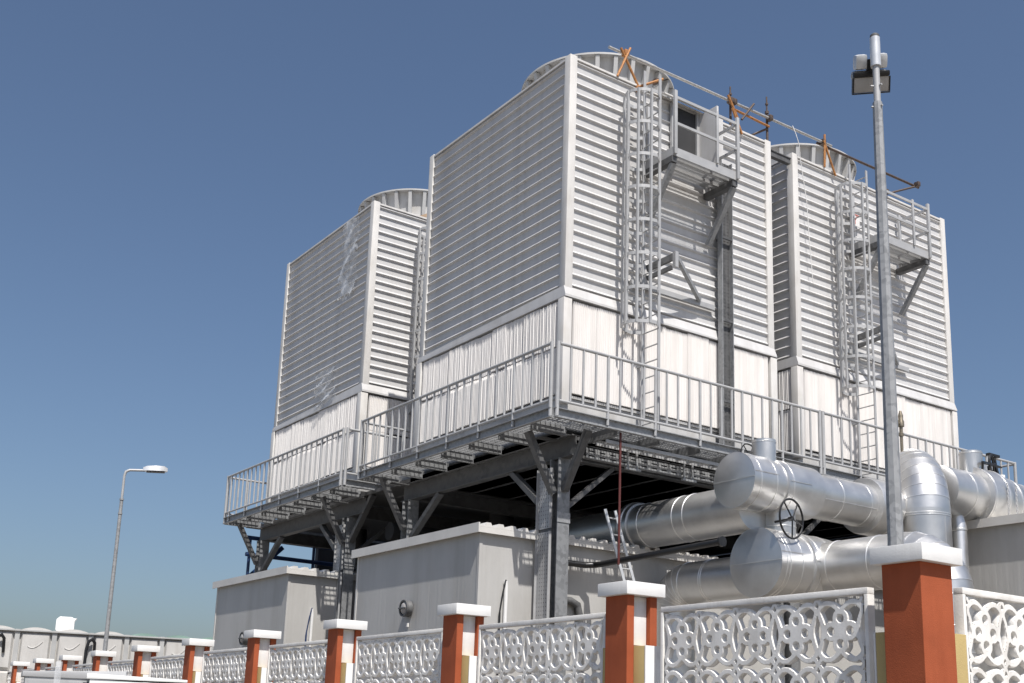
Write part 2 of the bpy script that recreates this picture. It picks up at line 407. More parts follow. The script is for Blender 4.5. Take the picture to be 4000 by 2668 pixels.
# ------------------------------------------------------------------ caged ladders
def make_ladder():
    U, y0, y1 = 1.72, -0.20, -0.66
    t = thing('caged_ladder', 'caged steel ladder up the nearest tower, left of its balcony', 'ladder', (U, -0.43, 6.9), 'caged ladders on the towers')
    for y, zt in ((y0, 14.55), (y1, 14.2)):
        mb = MB(); mb.box(U-0.03, U+0.03, y-0.011, y+0.011, 6.9, zt); part('stile', mb, mPale, t)
    k = 0
    z = 7.15
    while z < 14.1:
        mb = MB(); mb.tube((U, y0, z), (U, y1, z), 0.014, 8); part('rung', mb, mPale, t); z += 0.30
    def hoop(s):   # s 0..1 along the hoop from inner stile round to outer stile
        a = -PI/2+ PI*s
        x = U - (0.18 + 0.44*max(0, math.cos(a)))
        yy = -0.43 + 0.36*math.sin(-a)
        return x, yy
    zs = [8.98 + 0.68*i for i in range(8)]
    for z in zs:
        mb = MB(); pts = [(U, y0)]+[hoop(i/16) for i in range(17)]+[(U, y1)]
        for i in range(len(pts)-1):
            mb.bar((*pts[i], z), (*pts[i+1], z), 0.012, 0.065)
        part('hoop', mb, mPale, t)
    for i in range(5):
        x, y = hoop((i+0.5)/5)
        mb = MB(); mb.box(x-0.022, x+0.022, y-0.022, y+0.022, zs[0]-0.03, zs[-1]+0.03); part('cage_strap', mb, mPale, t)
    for z in (8.3, 9.9, 11.5, 13.1):
        mb = MB(); mb.box(U-0.02, U+0.02, y0-0.01, 0.0, z, z+0.05); part('wall_bracket', mb, mPale, t)
    return t
lad = make_ladder()
lad2 = copy_thing(lad, T2D, 'caged steel ladder up the tower behind the lamp post')
lad3 = copy_thing(lad, T3D, 'caged ladder half hidden in the gap between the left two towers')

# ------------------------------------------------------------------ service balconies
def make_balcony():
    x0, x1, d, z0, z1 = 1.86, 3.62, -0.90, 12.46, 12.64
    t = thing('service_balcony', 'railed steel balcony high on the nearest tower, with open doorway behind', 'balcony', (x0, 0, z0), 'service balconies on the towers')
    mb = MB(); mb.box(x0, x1, d, d+0.03, z0, z1); part('edge_beam', mb, mPale, t)
    mb = MB(); mb.box(x0, x0+0.03, d+0.03, -0.06, z0, z1); part('edge_beam', mb, mPale, t)
    mb = MB(); mb.box(x1-0.03, x1, d+0.03, -0.06, z0, z1); part('edge_beam', mb, mPale, t)
    mb = MB()
    n = int((x1-x0-0.06)/0.035)
    for i in range(n+1):
        x = x0+0.04+i*(x1-x0-0.08)/n; mb.box(x-0.004, x+0.004, d+0.031, -0.07, z1-0.05, z1-0.02)
    for i in range(9):
        y = d+0.07+i*0.095; mb.box(x0+0.031, x1-0.031, y-0.004, y+0.004, z1-0.047, z1-0.023)
    tag(part('grating', mb, mPale, t, smooth=False), kind='stuff')
    for y in (-0.65, -0.35):
        mb = MB(); mb.box(x0+0.031, x1-0.031, y-0.03, y+0.03, z0+0.06, z1-0.068); part('joist', mb, mPale, t)
    for x in (x0+0.02, x1-0.10):
        mb = MB(); mb.box(x-0.04, x+0.10, d+0.02, -0.05, z0-0.13, z0-0.002); part('bearer', mb, mSteel, t)
        mb = MB(); mb.bar((x+0.03, d+0.06, z0-0.14), (x+0.03, -0.10, z0-1.15), 0.10, 0.10); part('knee_brace', mb, mGalv, t)
    for (x, y) in ((x0+0.03, d-0.02), ((x0+x1)/2+0.28, d-0.02), (x1-0.03, d-0.02), (x0+0.03, -0.12), (x1-0.03, -0.12)):
        if (x, y) == ((x0+x1)/2+0.28, d-0.02):
            mb = MB(); mb.box(x-0.03, x+0.03, y-0.02, y+0.02, z1, 13.78)
        else:
            mb = MB(); mb.box(x-0.035, x+0.035, y-0.03, y+0.03, z0+0.02, 13.84)
        part('post', mb, mPale, t, bevel=0.006)
    for z in (13.70, 13.14):
        mb = MB(); mb.bar((x0+0.066, d-0.02, z), ((x0+x1)/2+0.249, d-0.02, z), 0.035, 0.055); mb.bar(((x0+x1)/2+0.311, d-0.02, z), (x1-0.066, d-0.02, z), 0.035, 0.055); part('rail', mb, mPale, t)
        for x in (x1-0.03,):
            mb = MB(); mb.bar((x, d+0.011, z), (x, -0.151, z), 0.035, 0.055); part('rail', mb, mPale, t)
    return t
bal = make_balcony()
bal2 = copy_thing(bal, T2D, 'railed steel balcony high on the tower behind the lamp post')
# doorway opening on the nearest tower: frame, dark plate painting the shade inside, and opened leaf
dr = thing('access_door', 'open grey access door with hood above the nearest balcony', 'door', (2.75, -0.05, 12.66))
mb = MB(); mb.box(2.62, 3.24, -0.066, -0.05, 12.67, 14.16); part('opening', mb, mDark, dr)
mb = MB(); mb.box(2.54, 2.62, -0.11, -0.05, 12.66, 14.2); mb.box(3.24, 3.31, -0.11, -0.05, 12.66, 14.2); part('door_frame', mb, mPale, dr)
mb = MB(); mb.box(3.31, 3.36, -0.62, -0.06, 12.70, 14.16); part('door_leaf', mb, mClad, dr)
mb = MB(); mb.add([(2.2,-0.05,14.36),(3.5,-0.05,14.36),(3.5,-0.28,14.22),(2.2,-0.28,14.22),(2.2,-0.05,14.33),(3.5,-0.05,14.33),(3.5,-0.28,14.19),(2.2,-0.28,14.19)],
   [(0,1,2,3),(7,6,5,4),(0,3,7,4),(1,5,6,2),(3,2,6,7),(0,4,5,1)]); part('hood', mb, mTrim, dr, smooth=False)
mb = MB(); mb.box(3.55, 3.95, -0.16, -0.05, 12.7, 14.35); part('side_panel', mb, mClad, dr)

# vertical perforated cable trays
def perforated(mb, o, a, b, n_, la, lb, na, nb, fa=0.5, fb=0.5, th=0.003):
    """a grid of strips along a and b leaving slots; n_ is the plate normal"""
    o = Vector(o); a = Vector(a); b = Vector(b); n_ = Vector(n_)*th
    def plate(p0, p1, q0, q1, e):
        c = [o+a*p0+b*q0, o+a*p1+b*q0, o+a*p1+b*q1, o+a*p0+b*q1]
        mb.add([p+n_*e for p in c]+[p+n_*(e+0.9) for p in c], [(0,3,2,1),(4,5,6,7),(0,1,5,4),(1,2,6,5),(2,3,7,6),(3,0,4,7)])
    pa, pb = la/na, lb/nb
    for i in range(na+1):
        wv = pa*(1-fa); c = i*pa
        plate(max(0, c-wv/2), min(la, c+wv/2), 0, lb, 0)
    for j in range(nb+1):
        wv = pb*(1-fb); c = j*pb
        plate(0, la, max(0, c-wv/2), min(lb, c+wv/2), 1.0)
def make_riser():
    t = thing('cable_riser', 'vertical perforated cable tray beside the nearest balcony, down to the deck', 'cable tray', (3.95, -0.2, 6.9), 'cable risers on the towers')
    x0, x1, y = 3.80, 4.10, -0.16
    mb = MB(); perforated(mb, (x0, y, 6.95), (0,0,1), (1,0,0), (0,-1,0), 6.3, 0.30, 84, 3, 0.30, 0.42); tag(part('tray_floor', mb, mSteel, t, smooth=False), kind='stuff')
    mb = MB(); mb.box(x0+0.004, x1-0.004, y+0.004, y+0.03, 6.95, 13.25); part('cable_bundle', mb, mSteel, t)
    for x in (x0, x1):
        mb = MB(); mb.box(x-0.008, x+0.008, y-0.10, y+0.03, 6.95, 13.25); part('tray_side', mb, mGalv, t)
    for z in (8.0, 9.7, 11.5):
        mb = MB(); mb.box(x0+0.009, x1-0.009, y-0.10, y-0.07, z, z+0.05); part('cover_strap', mb, mSteel, t)
        mb = MB(); mb.box(x0+0.05, x1-0.05, y+0.03, -0.04, z, z+0.05); part('standoff', mb, mSteel, t)
    return t
ris = make_riser()
# davit bracket between ladder and riser
def make_davit():
    t = thing('bracket_frame', 'triangular steel bracket frame on the nearest tower above the drip flashing', 'bracket', (2.2, 0, 9.9), 'bracket frames on the towers')
    mb = MB(); mb.box(1.5, 3.72, -0.12, -0.06, 9.94, 10.04); part('base_rail', mb, mPale, t)
    mb = MB(); mb.bar((1.9, -0.10, 10.36), (2.15, -0.66, 10.52), 0.06, 0.13); part('arm', mb, mSteel, t)
    mb = MB(); mb.bar((1.9, -0.10, 10.16), (2.12, -0.58, 10.30), 0.06, 0.08); part('arm', mb, mSteel, t)
    mb = MB(); mb.bar((2.17, -0.64, 10.54), (3.28, -0.13, 10.04), 0.07, 0.09); part('strut', mb, mGalv, t)
    mb = MB(); mb.box(2.10, 2.18, -0.70, -0.62, 10.28, 10.60); part('end_plate', mb, mPale, t)
    return t
dav = make_davit()
dav2 = copy_thing(dav, T2D, 'steel bracket frame on the tower behind the lamp post')

# torn plastic film on the third tower
def film(label, y0, y1, z0, z1, seed):
    r = random.Random(seed); mb = MB(); ny, nz = 16, 40
    vs = {}
    x = -0.075+T3D[0]
    for i in range(ny+1):
        for j in range(nz+1):
            yy = y0+(y1-y0)*i/ny; zz = z0+(z1-z0)*j/nz
            ph = (zz-ZB) % PITCH/PITCH
            vs[i, j] = (x-0.012-0.03*math.sin(j*0.55+i*0.5)-r.uniform(0, 0.018), yy+r.uniform(-.02,.02), zz+r.uniform(-.015,.015))
    idx = {k: n for n, k in enumerate(vs)}
    fs = []
    for i in range(ny):
        for j in range(nz):
            edge = min(i, ny-1-i)/ny*2; rag = r.random()
            if edge < 0.22 and rag < 0.35: continue
            if j < 3 and rag < 0.4: continue
            fs.append((idx[i,j], idx[i+1,j], idx[i+1,j+1], idx[i,j+1]))
    mb.add(list(vs.values()), fs)
    return solo('plastic_film', mb, mFilm, label, 'plastic film', (x, y0, z0), 'torn film on the far tower', angle=60)
film('long torn strip of clear plastic film hanging from the top edge of the left tower', 8.75, 9.75, 12.05, 14.2, 3)
film('small torn patch of clear plastic film low on the left tower', 9.5, 10.75, 9.35, 10.35, 5)

# ------------------------------------------------------------------ steel decks
DZ = 6.87
def grating(mb, x0, x1, y0, y1, along):
    if along == 'y':
        n = int((y1-y0)/0.07)
        for i in range(n+1):
            y = y0+(y1-y0)*i/n; mb.box(x0, x1, y-0.005, y+0.005, DZ-0.035, DZ-0.002)
        for i in range(int((x1-x0)/0.11)+1):
            x = x0+i*0.11; mb.box(x-0.006, x+0.006, y0, y1, DZ-0.033, DZ-0.004)
    else:
        n = int((x1-x0)/0.07)
        for i in range(n+1):
            x = x0+(x1-x0)*i/n; mb.box(x-0.005, x+0.005, y0, y1, DZ-0.035, DZ-0.002)
        for i in range(int((y1-y0)/0.11)+1):
            y = y0+i*0.11; mb.box(x0, x1, y-0.006, y+0.006, DZ-0.033, DZ-0.004)
def column(t, x, y, z1=6.25, s=0.26):
    mb = MB(); h = s/2; f = 0.018
    mb.box(x-h, x+h, y-h, y-h+f, 0.02, z1); mb.box(x-h, x+h, y+h-f, y+h, 0.02, z1); mb.box(x-0.008, x+0.008, y-h+f, y+h-f, 0.02, z1)
    c = part('column', mb, mColumn, t, smooth=False)
    mb = MB(); mb.box(x-0.24, x+0.24, y-0.24, y+0.24, 0, 0.02); part('base_plate', mb, mGalv, c)
    mb = MB(); mb.box(x-h-0.012, x+h+0.012, y-h-0.012, y-h-0.001, 5.1, 5.28); part('splice_plate', mb, mGalv, c)
def brace(t, p, q, s=0.13):
    mb = MB(); mb.bar(p, q, s, s*0.8); part('knee_brace', mb, mSteel, t)
def deck(name_label, x0, x1, y0, y1, xs, ys, tw):
    t = thing('steel_platform', name_label, 'platform', (x0, y0, 0), 'steel platforms under the towers')
    # edge channels: a web with two flanges
    def channel(p, q, nx, ny):
        mb = MB(); zc = DZ-0.085
        mb.bar((p[0], p[1], zc), (q[0], q[1], zc), 0.012, 0.17)
        for dz in (0.079, -0.079):
            mb.bar((p[0]-nx*0.036, p[1]-ny*0.036, zc+dz), (q[0]-nx*0.036, q[1]-ny*0.036, zc+dz), 0.06, 0.012)
        part('edge_channel', mb, mGalv, t)
    channel((x0, y0+0.007), (x0, y1), 1, 0); channel((x0+0.007, y0), (x1, y0), 0, 1)
    channel((x0+0.007, y1), (x1, y1), 0, -1); channel((x1, y0+0.007), (x1, y1-0.007), -1, 0)
    mb = MB()
    grating(mb, x0+0.05, -0.09, y0+0.05, y1-0.05, 'y')
    grating(mb, -0.05, x1-0.06, y0+0.05, -0.06, 'x')
    tag(part('grating', mb, mGalv, t, smooth=False), kind='stuff')
    # main beams
    bx = [-0.02]+[x for x in xs[1:]]
    for x in xs:
        mb = MB(); mb.box(x-0.09, x+0.09, y0+0.5, y1-0.4, 6.62, 6.64); mb.box(x-0.09, x+0.09, y0+0.5, y1-0.4, 6.26, 6.28); mb.box(x-0.01, x+0.01, y0+0.5, y1-0.4, 6.28, 6.62)
        part('main_beam', mb, mSteel, t, smooth=False)
    for y in ys:
        mb = MB(); a, b = xs[0]-0.5, xs[-1]+0.5
        mb.box(a, xs[0]-0.1, y-0.08, y+0.08, 6.58, 6.60); mb.box(xs[0]+0.1, b, y-0.08, y+0.08, 6.58, 6.60); mb.box(a, b, y-0.08, y+0.08, 6.22, 6.24) if 0 else None
        mb.box(xs[0]+0.1, b, y-0.009, y+0.009, 6.30, 6.58); mb.box(xs[0]+0.1, b, y-0.08, y+0.08, 6.28, 6.30)
        part('main_beam', mb, mSteel, t, smooth=False)
    # cantilever joists on the two visible walkways
    y = y0+0.75
    while y < y1-0.2:
        mb = MB(); mb.box(x0+0.07, -0.02, y-0.006, y+0.006, 6.655, DZ-0.045); mb.box(x0+0.07, -0.02, y-0.03, y+0.03, 6.643, 6.655)
        part('joist', mb, mColumn, t, smooth=False); y += 1.0
    x = 0.6
    while x < x1-0.3:
        mb = MB(); mb.box(x-0.006, x+0.006, y0+0.07, -0.02, 6.655, DZ-0.045); mb.box(x-0.03, x+0.03, y0+0.07, -0.02, 6.643, 6.655)
        part('joist', mb, mColumn, t, smooth=False); x += 1.0
    # floor under the tower basins
    mb = MB(); mb.box(-0.05, x1-0.8, -0.03, y1-0.75, 6.66, 6.74); part('floor_slab', mb, mSteel, t)
    for x in xs:
        for y in ys:
            column(t, x, y, 6.26)
            if x == xs[0]:
                brace(t, (x-0.14, y, 5.62), (x0+0.16, y, 6.66))
            if y == ys[0]:
                brace(t, (x, y-0.14, 5.68), (x, y0+0.16, 6.66))
            if x == xs[0] and y == ys[0]: brace(t, (x, y+0.14, 5.2), (x, y+1.5, 6.26)); 
            elif x == xs[0]: brace(t, (x, y-0.14, 5.45), (x, y-1.25, 6.26))
            if y == ys[0] and x != xs[-1]: brace(t, (x+0.14, y, 5.4), (x+1.2, y, 6.28), 0.1)
    return t
XS = [0.02, 5.95, 12.0]
d1 = deck('long steel platform on columns under the nearest and the right tower', -0.87, 12.72, -0.90, 6.12, XS, [0.05, 5.42], 0)
d2 = deck('steel platform on columns under the tower with torn film', -0.87, 12.72, 7.02, 14.15, XS, [8.32, 13.5], 0)
for o in list(d2.children):   # the far platform's front walkway is covered by its own slab only
    pass

# perforated cable column on the near column and its mates
def col_tray(x, y, label, z1=4.95, z0=1.2):
    t = thing('column_cable_tray', label, 'cable tray', (x-0.16, y, z0), 'perforated trays on the columns')
    yy = y+0.02
    for a, b in ((z0, 3.32), (3.38, z1), (z1+0.06, 6.1)):
        mb = MB(); n = max(4, int((b-a)/0.07)); perforated(mb, (x-0.15, yy, a), (0,0,1), (0,1,0), (-1,0,0), b-a, 0.40, n, 6, 0.30, 0.30); tag(part('tray_floor', mb, mPale, t, smooth=False), kind='stuff')
        for q in (yy, yy+0.40):
            mb = MB(); mb.box(x-0.20, x-0.147, q-0.005, q+0.005, a, b); part('tray_side', mb, mPale, t)
    mb = MB(); mb.box(x-0.142, x-0.132, yy+0.02, yy+0.38, z0, 6.1); part('backing', mb, mSteel, t)
    return t
col_tray(0.02, 0.05, 'perforated cable tray on the front corner column')
col_tray(0.08, 8.32, 'perforated cable tray on the column between the two cabins')

# trays under the lit walkway
def long_tray():
    t = thing('underdeck_tray', 'long perforated cable tray hung under the sunny walkway', 'cable tray', (0.4, -0.12, 6.3))
    mb = MB(); perforated(mb, (0.45, -0.15, 6.34), (1,0,0), (0,0,1), (0,-1,0), 11.5, 0.17, 46, 2, 0.55, 0.32); tag(part('tray_web', mb, mGalv, t, smooth=False), kind='stuff')
    mb = MB(); mb.box(0.45, 11.95, -0.15, -0.05, 6.33, 6.338); part('tray_flange', mb, mGalv, t)
    mb = MB(); mb.box(0.45, 11.95, -0.15, -0.05, 6.515, 6.523); part('tray_flange', mb, mGalv, t)
    for i in range(8):
        x = 1.3+i*1.4
        for dx in (0, 0.22):
            mb = MB(); mb.bar((x+dx, -0.30, 6.62), (x+dx, -0.30, 6.26), 0.04, 0.02); part('hanger', mb, mGalv, t)
        mb = MB(); mb.box(x-0.05, x+0.30, -0.33, -0.27, 6.22, 6.26); part('hanger_arm', mb, mGalv, t)
    return t
long_tray()
t = thing('cable_ladder', 'ladder type cable tray with rungs hung below the sunny deck edge', 'cable tray', (0.4, -0.6, 6.5))
for y in (-0.74, -0.46):
    mb = MB(); mb.box(0.42, 11.9, y-0.01, y+0.01, 6.50, 6.56); part('side_rail', mb, mPale, t)
for i in range(38):
    x = 0.55+i*0.30; mb = MB(); mb.box(x-0.018, x+0.018, -0.729, -0.471, 6.515, 6.535); part('rung', mb, mPale, t)

# ------------------------------------------------------------------ guard railings
def railing(label, p, q, n, zt=8.02, zb=7.00, posts=None):
    p = Vector((*p, 0)); q = Vector((*q, 0)); L = (q-p).length; d = (q-p)/L
    t = thing('guard_railing', label, 'railing', (p.x, p.y, DZ), 'guard railings on the decks')
    def at(s, z): v = p+d*s; return (v.x, v.y, z)
    mb = MB(); mb.tube(at(0.036, zt), at(L-0.036, zt), 0.030, 10); part('handrail', mb, mPale, t)
    mb = MB(); mb.tube(at(0.036, zb), at(L-0.036, zb), 0.024, 10); part('bottom_rail', mb, mPale, t)
    posts = posts or 4
    for i in range(n+1):
        s = 0.0 + L*i/n
        big = i % posts == 0 or i == n
        mb = MB()
        if i in (0, n): mb.tube(at(s, DZ-0.15), at(s, zt+0.03), 0.035, 10); part('post', mb, mPale, t)
        elif big: mb.tube(at(s, DZ-0.12), at(s, zt-0.012), 0.027, 10); part('post', mb, mPale, t)
        else: mb.tube(at(s, zb+0.02), at(s, zt-0.02), 0.022, 8); part('baluster', mb, mPale, t)
    return t
railing('railing along the shaded walkway of the nearest tower', (-0.90, -0.86), (-0.90, 6.15), 25)
railing('sunlit railing in front of the nearest tower', (-0.82, -0.94), (5.83, -0.94), 24)
railing('sunlit railing in front of the tower behind the lamp post', (5.93, -0.94), (12.7, -0.94), 24)
railing('railing along the shaded walkway of the tower with torn film', (-0.90, 7.05), (-0.90, 14.12), 25)
railing('railing closing the end of the far deck against the sky', (-0.86, 14.17), (2.6, 14.17), 12)
railing('railing at the right hand end of the deck behind the pipe valve', (12.76, -0.9), (12.76, 2.0), 6)
railing('short cross railing in the step between the two decks', (-0.84, 6.2), (0.5, 6.2), 4)
railing('short cross railing facing the step, on the far deck', (-0.84, 6.96), (0.5, 6.96), 4)

# ------------------------------------------------------------------ grey cabins under the decks
def cabin(label, x0, x1, y0, y1, z1, group='grey cabins'):
    t = thing('equipment_cabin', label, 'cabin', (x0, y0, 0), group)
    mb = MB(); mb.box(x0, x0+0.06, y0, y1, 0.0, z1-0.12); part('wall', mb, mHut, t, smooth=False)
    mb = MB(); mb.box(x0+0.061, x1-0.061, y0, y0+0.06, 0.0, z1-0.12); part('wall', mb, mHut, t, smooth=False)
    mb = MB(); mb.box(x1-0.06, x1, y0, y1, 0.0, z1-0.12); part('wall', mb, mHut, t, smooth=False)
    mb = MB(); mb.box(x0+0.061, x1-0.061, y1-0.06, y1, 0.0, z1-0.12); part('wall', mb, mHut, t, smooth=False)
    mb = MB(); mb.box(x0-0.012, x0+0.05, y0-0.012, y0+0.05, 0.01, z1-0.13); part('corner_trim', mb, mHut, t)
    mb = MB(); mb.box(x0-0.012, x0+0.05, y1-0.05, y1+0.012, 0.01, z1-0.13); part('corner_trim', mb, mHutTrim, t)
    o = 0.11
    mb = MB(); n = max(6, int((x1-x0+2*o)/0.26)); W = x1-x0+2*o; poly = []
    for i in range(n):
        a = x0-o+0.03+(W-0.06)*i/n; s = (W-0.06)/n
        poly += [(a, z1-0.03), (a+s*0.40, z1-0.03), (a+s*0.52, z1+0.035), (a+s*0.86, z1+0.035)]
    poly += [(x1+o-0.03, z1-0.03), (x1+o-0.03, z1-0.05), (x0-o+0.03, z1-0.05)]
    mb.prism(poly, y0-o, y1+o, lambda a, b, s_: (a, s_, b))
    part('roof_sheet', mb, mHutTrim, t, smooth=False)
    mb = MB(); mb.box(x0-o, x0-o+0.028, y0-o-0.004, y1+o, z1-0.15, z1+0.02); part('fascia', mb, mHutTrim, t)
    mb = MB(); mb.box(x0-o+0.03, x1+o, y0-o-0.002, y0-o+0.02, z1-0.15, z1-0.052); part('fascia', mb, mHutTrim, t)
    mb = MB(); mb.box(x0-o+0.029, x1+o-0.03, y0-o+0.021, y1+o-0.02, z1-0.119, z1-0.052); part('soffit', mb, mHutTrim, t)
    return t
c1 = cabin('big grey cabin with ribbed roof under the nearest tower', -1.29, 10.8, 0.57, 5.15, 4.98)
c2 = cabin('grey cabin with ribbed roof under the tower with torn film', -1.29, 8.6, 8.60, 13.1, 4.96)
c3 = cabin('grey cabin behind the hanging chains and big pipes', 8.0, 13.5, -9.0, -2.3, 5.78)
mb = MB(); mb.box(1.55, 1.60, 0.545, 0.565, 1.5, 4.1); part('joint_strip', mb, mSteel, c1)
def bulkhead(label, x, y, z):
    t = thing('bulkhead_lamp', label, 'wall lamp', (x, y, z), 'round wall lamps on the cabins')
    mb = MB(); mb.rev([(0, 0.155), (0.07, 0.15), (0.10, 0.13)], (x, y, z), (-1,0,0), 28); part('lamp_body', mb, mSteel, t)
    mb = MB(); mb.rev([(0.101, 0.122), (0.125, 0.10), (0.14, 0.05)], (x, y, z), (-1,0,0), 28); part('lamp_glass', mb, mGlassy, t)
    mb = MB(); mb.box(x-0.16, x-0.10, y-0.13, y+0.13, z-0.012, z+0.012); part('guard_bar', mb, mSteel, t)
    mb = MB(); mb.rev([(0.09, 0.158), (0.13, 0.158), (0.13, 0.128), (0.09, 0.128)], (x, y, z), (-1,0,0), 28, caps=False); part('guard_ring', mb, mSteel, t)
    mb = MB(); mb.box(x-0.03, x, y-0.03, y+0.03, z-0.34, z-0.27); part('gland_box', mb, mWhite, t)
    return t
bulkhead('round caged lamp on the shaded wall of the big grey cabin', -1.305, 2.91, 3.66)
bulkhead('round caged lamp on the shaded wall of the far cabin, just above a pillar', -1.305, 10.8, 3.42)
def drain(label, x, y, zt, m2, h=2.2):
    t = thing('drain_pipe', label, 'pipe', (x, y, zt-h), 'slim pipes on the cabin walls')
    mb = MB(); mb.path([(x, y-0.02, zt-h), (x, y-0.05, zt-0.10), (x-0.01, y-0.05, zt)], 0.035, 10); part('white_pipe', mb, mWhite, t)
    mb = MB(); mb.tube((x-0.11, y-0.04, zt-h), (x-0.11, y-0.04, zt-0.55), 0.018, 8); mb.path([(x-0.11, y-0.04, zt-0.549), (x-0.07, y-0.06, zt-0.2), (x-0.02, y-0.07, zt+0.02)], 0.014, 8); part('cable', mb, m2, t)
drain('slim white pipe with black cable on the sunlit wall of the big cabin', -0.74, 0.57, 4.04, mBlack)
drain('slim bluish pipe on the sunlit wall of the far cabin', -0.66, 8.60, 4.06, mBlue)
# bent cable duct on the big cabin wall
mb = MB(); mb.path([(0.90, 0.50, 2.0), (0.88, 0.50, 3.55), (0.82, 0.50, 3.75), (0.66, 0.50, 3.82), (0.4, 0.50, 3.82)], 0.07, 12)
solo('bent_duct', mb, mSteel, 'bent grey duct on the cabin wall right of the corner column', 'duct', (0.9, 0.5, 2.0))

# ------------------------------------------------------------------ pipes
def jacket(t, name, o, ax, prof, n=56, beads=(), m=None):
    mb = MB(); mb.rev(prof, o, ax, n); p = part(name, mb, m or mAlu, t, angle=25)
    for s, r in beads:
        mb = MB(); mb.rev([(s-0.012, r), (s-0.007, r+0.008), (s+0.007, r+0.008), (s+0.012, r)], o, ax, n, caps=False); part('seam_band', mb, mSeam, t)
    return p
def elbow(t, c, a, b, R, r, n=6, nr=48):
    """mitred elbow: centre of bend c, starts at c+a*R, ends at c+b*R"""
    c = Vector(c); a = Vector(a).normalized(); b = Vector(b).normalized()
    pts = [c+(a*math.cos(PI/2*i/n)+b*math.sin(PI/2*i/n))*R for i in range(n+1)]
    for i in range(n):
        th0, th1 = PI/2*i/n, PI/2*(i+1)/n
        mb = MB(); ring = []
        for th in (th0, th1):
            e = a*math.cos(th)+b*math.sin(th); up = a.cross(b).normalized()
            ring.append([c+e*(R+r*math.cos(2*PI*j/nr))+up*(r*math.sin(2*PI*j/nr)) for j in range(nr)])
        mb.add(ring[0]+ring[1], [(j, (j+1) % nr, nr+(j+1) % nr, nr+j) for j in range(nr)])
        gp = part('elbow_gore', mb, mAlu, t, angle=25)
        e = a*math.cos(th1)+b*math.sin(th1); ax = (b*math.cos(th1)-a*math.sin(th1))
        mb = MB(); mb.rev([(-0.010, r), (-0.007, r+0.006), (0.007, r+0.006), (0.010, r)], c+e*R, ax, nr, caps=False); part('seam_band', mb, mSeam, t)
def capdisc(t, x, y, z, r):
    mb = MB(); mb.rev([(0, r+0.002), (0.012, r+0.002), (0.012, r-0.02), (0.016, r-0.03)], (x+0.004, y, z), (-1,0,0), 64); c_ = part('end_cap', mb, mAlu, t)
    mb = MB(); mb.bar((x-0.0145, y-r*0.985, z), (x-0.0145, y+r*0.985, z), 0.012, 0.012); part('cap_seam', mb, mSeam, c_)
PY = -2.4
pA = thing('pipe_header', 'upper silver pipe header with round grey end cap and short neck on top', 'pipe', (1.9, PY, 5.8), 'silver clad pipes')
zA = 5.79
jacket(pA, 'pipe_jacket', (0, PY, zA), (1,0,0), [(1.89,.483),(2.50,.483),(2.51,.455),(2.72,.455),(2.73,.483),(3.30,.483),(3.31,.476),(3.66,.476),(3.72,.402),(5.20,.402)], beads=[(2.06,.483),(2.44,.483),(2.86,.483),(4.25,.402),(5.02,.402)])
capdisc(pA, 1.89, PY, zA, .483)
def lap(t, x0, x1, y, z, r, a, along='x'):
    ca, sa = math.cos(math.radians(a)), math.sin(math.radians(a)); mb = MB(); rr = r+0.002
    if along == 'x': mb.bar((x0, y-ca*rr, z+sa*rr), (x1, y-ca*rr, z+sa*rr), 0.02, 0.006, (0,-sa,ca))
    else: mb.bar((y-ca*rr, x0, z+sa*rr), (y-ca*rr, x1, z+sa*rr), 0.02, 0.006, (-sa,0,ca))
    part('lap_seam', mb, mSeam, t)
lap(pA, 1.90, 2.49, PY, zA, .483, 12); lap(pA, 2.74, 3.29, PY, zA, .483, 5); lap(pA, 3.74, 5.18, PY, zA, .402, -18)
jacket(pA, 'pipe_flange', (0, PY, zA), (1,0,0), [(5.2,.40),(5.2,.52),(5.26,.535),(5.8,.535),(5.95,.45)], beads=[(5.6,.535)])
jacket(pA, 'neck', (2.63, PY, 0), (0,0,1), [(6.1,.205),(6.60,.205)], beads=[(6.56,.205)])
pC = thing('pipe_header', 'lower silver pipe header with big round grey end cap', 'pipe', (2.39, PY, 4.42), 'silver clad pipes')
zC = 4.43
jacket(pC, 'pipe_jacket', (0, PY, zC), (1,0,0), [(2.38,.60),(2.96,.60),(2.97,.565),(3.22,.565),(3.23,.60),(3.75,.60),(4.05,.585),(4.12,.50)], beads=[(2.52,.60),(2.60,.60),(2.9,.60),(3.36,.60),(3.7,.60)])
capdisc(pC, 2.38, PY, zC, .60)
lap(pC, 2.39, 2.95, PY, zC, .60, 14); lap(pC, 3.24, 3.74, PY, zC, .60, 6)
jacket(pC, 'neck', (3.0, PY, 0), (0,0,1), [(4.9,.27),(5.42,.27)], beads=[(5.1,.27)])
pB = thing('branch_pipe', 'thick silver pipe running from the dark under deck to the upper header', 'pipe', (2.5, 1, 5.4), 'silver clad pipes')
jacket(pB, 'pipe_jacket', (2.50, 0, 5.42), (0,1,0), [(-2.3,.43),(5.6,.43)], beads=[(-0.9,.43),(-0.62,.43),(0.35,.43)])
jacket(pB, 'flange', (2.50, 0, 5.42), (0,1,0), [(0.62,.43),(0.63,.47),(0.74,.475),(0.75,.50),(0.86,.50),(0.87,.46),(0.98,.43)])
pD = thing('branch_pipe', 'lower silver pipe with an elbow, left of the big round cap', 'pipe', (2.85, 0, 4.25), 'silver clad pipes')
jacket(pD, 'pipe_jacket', (2.85, 0, 4.27), (0,1,0), [(-2.3,.40),(-0.35,.40)], beads=[(-0.92,.40),(-0.97,.40),(-0.36,.40)])
elbow(pD, (2.85, -0.35, 3.78), (0,0,1), (0,1,0), 0.49, .40, 6)
jacket(pD, 'pipe_leg', (2.85, 0.14, 0), (0,0,1), [(0.0,.40),(3.78,.40)], beads=[(2.6,.40)])
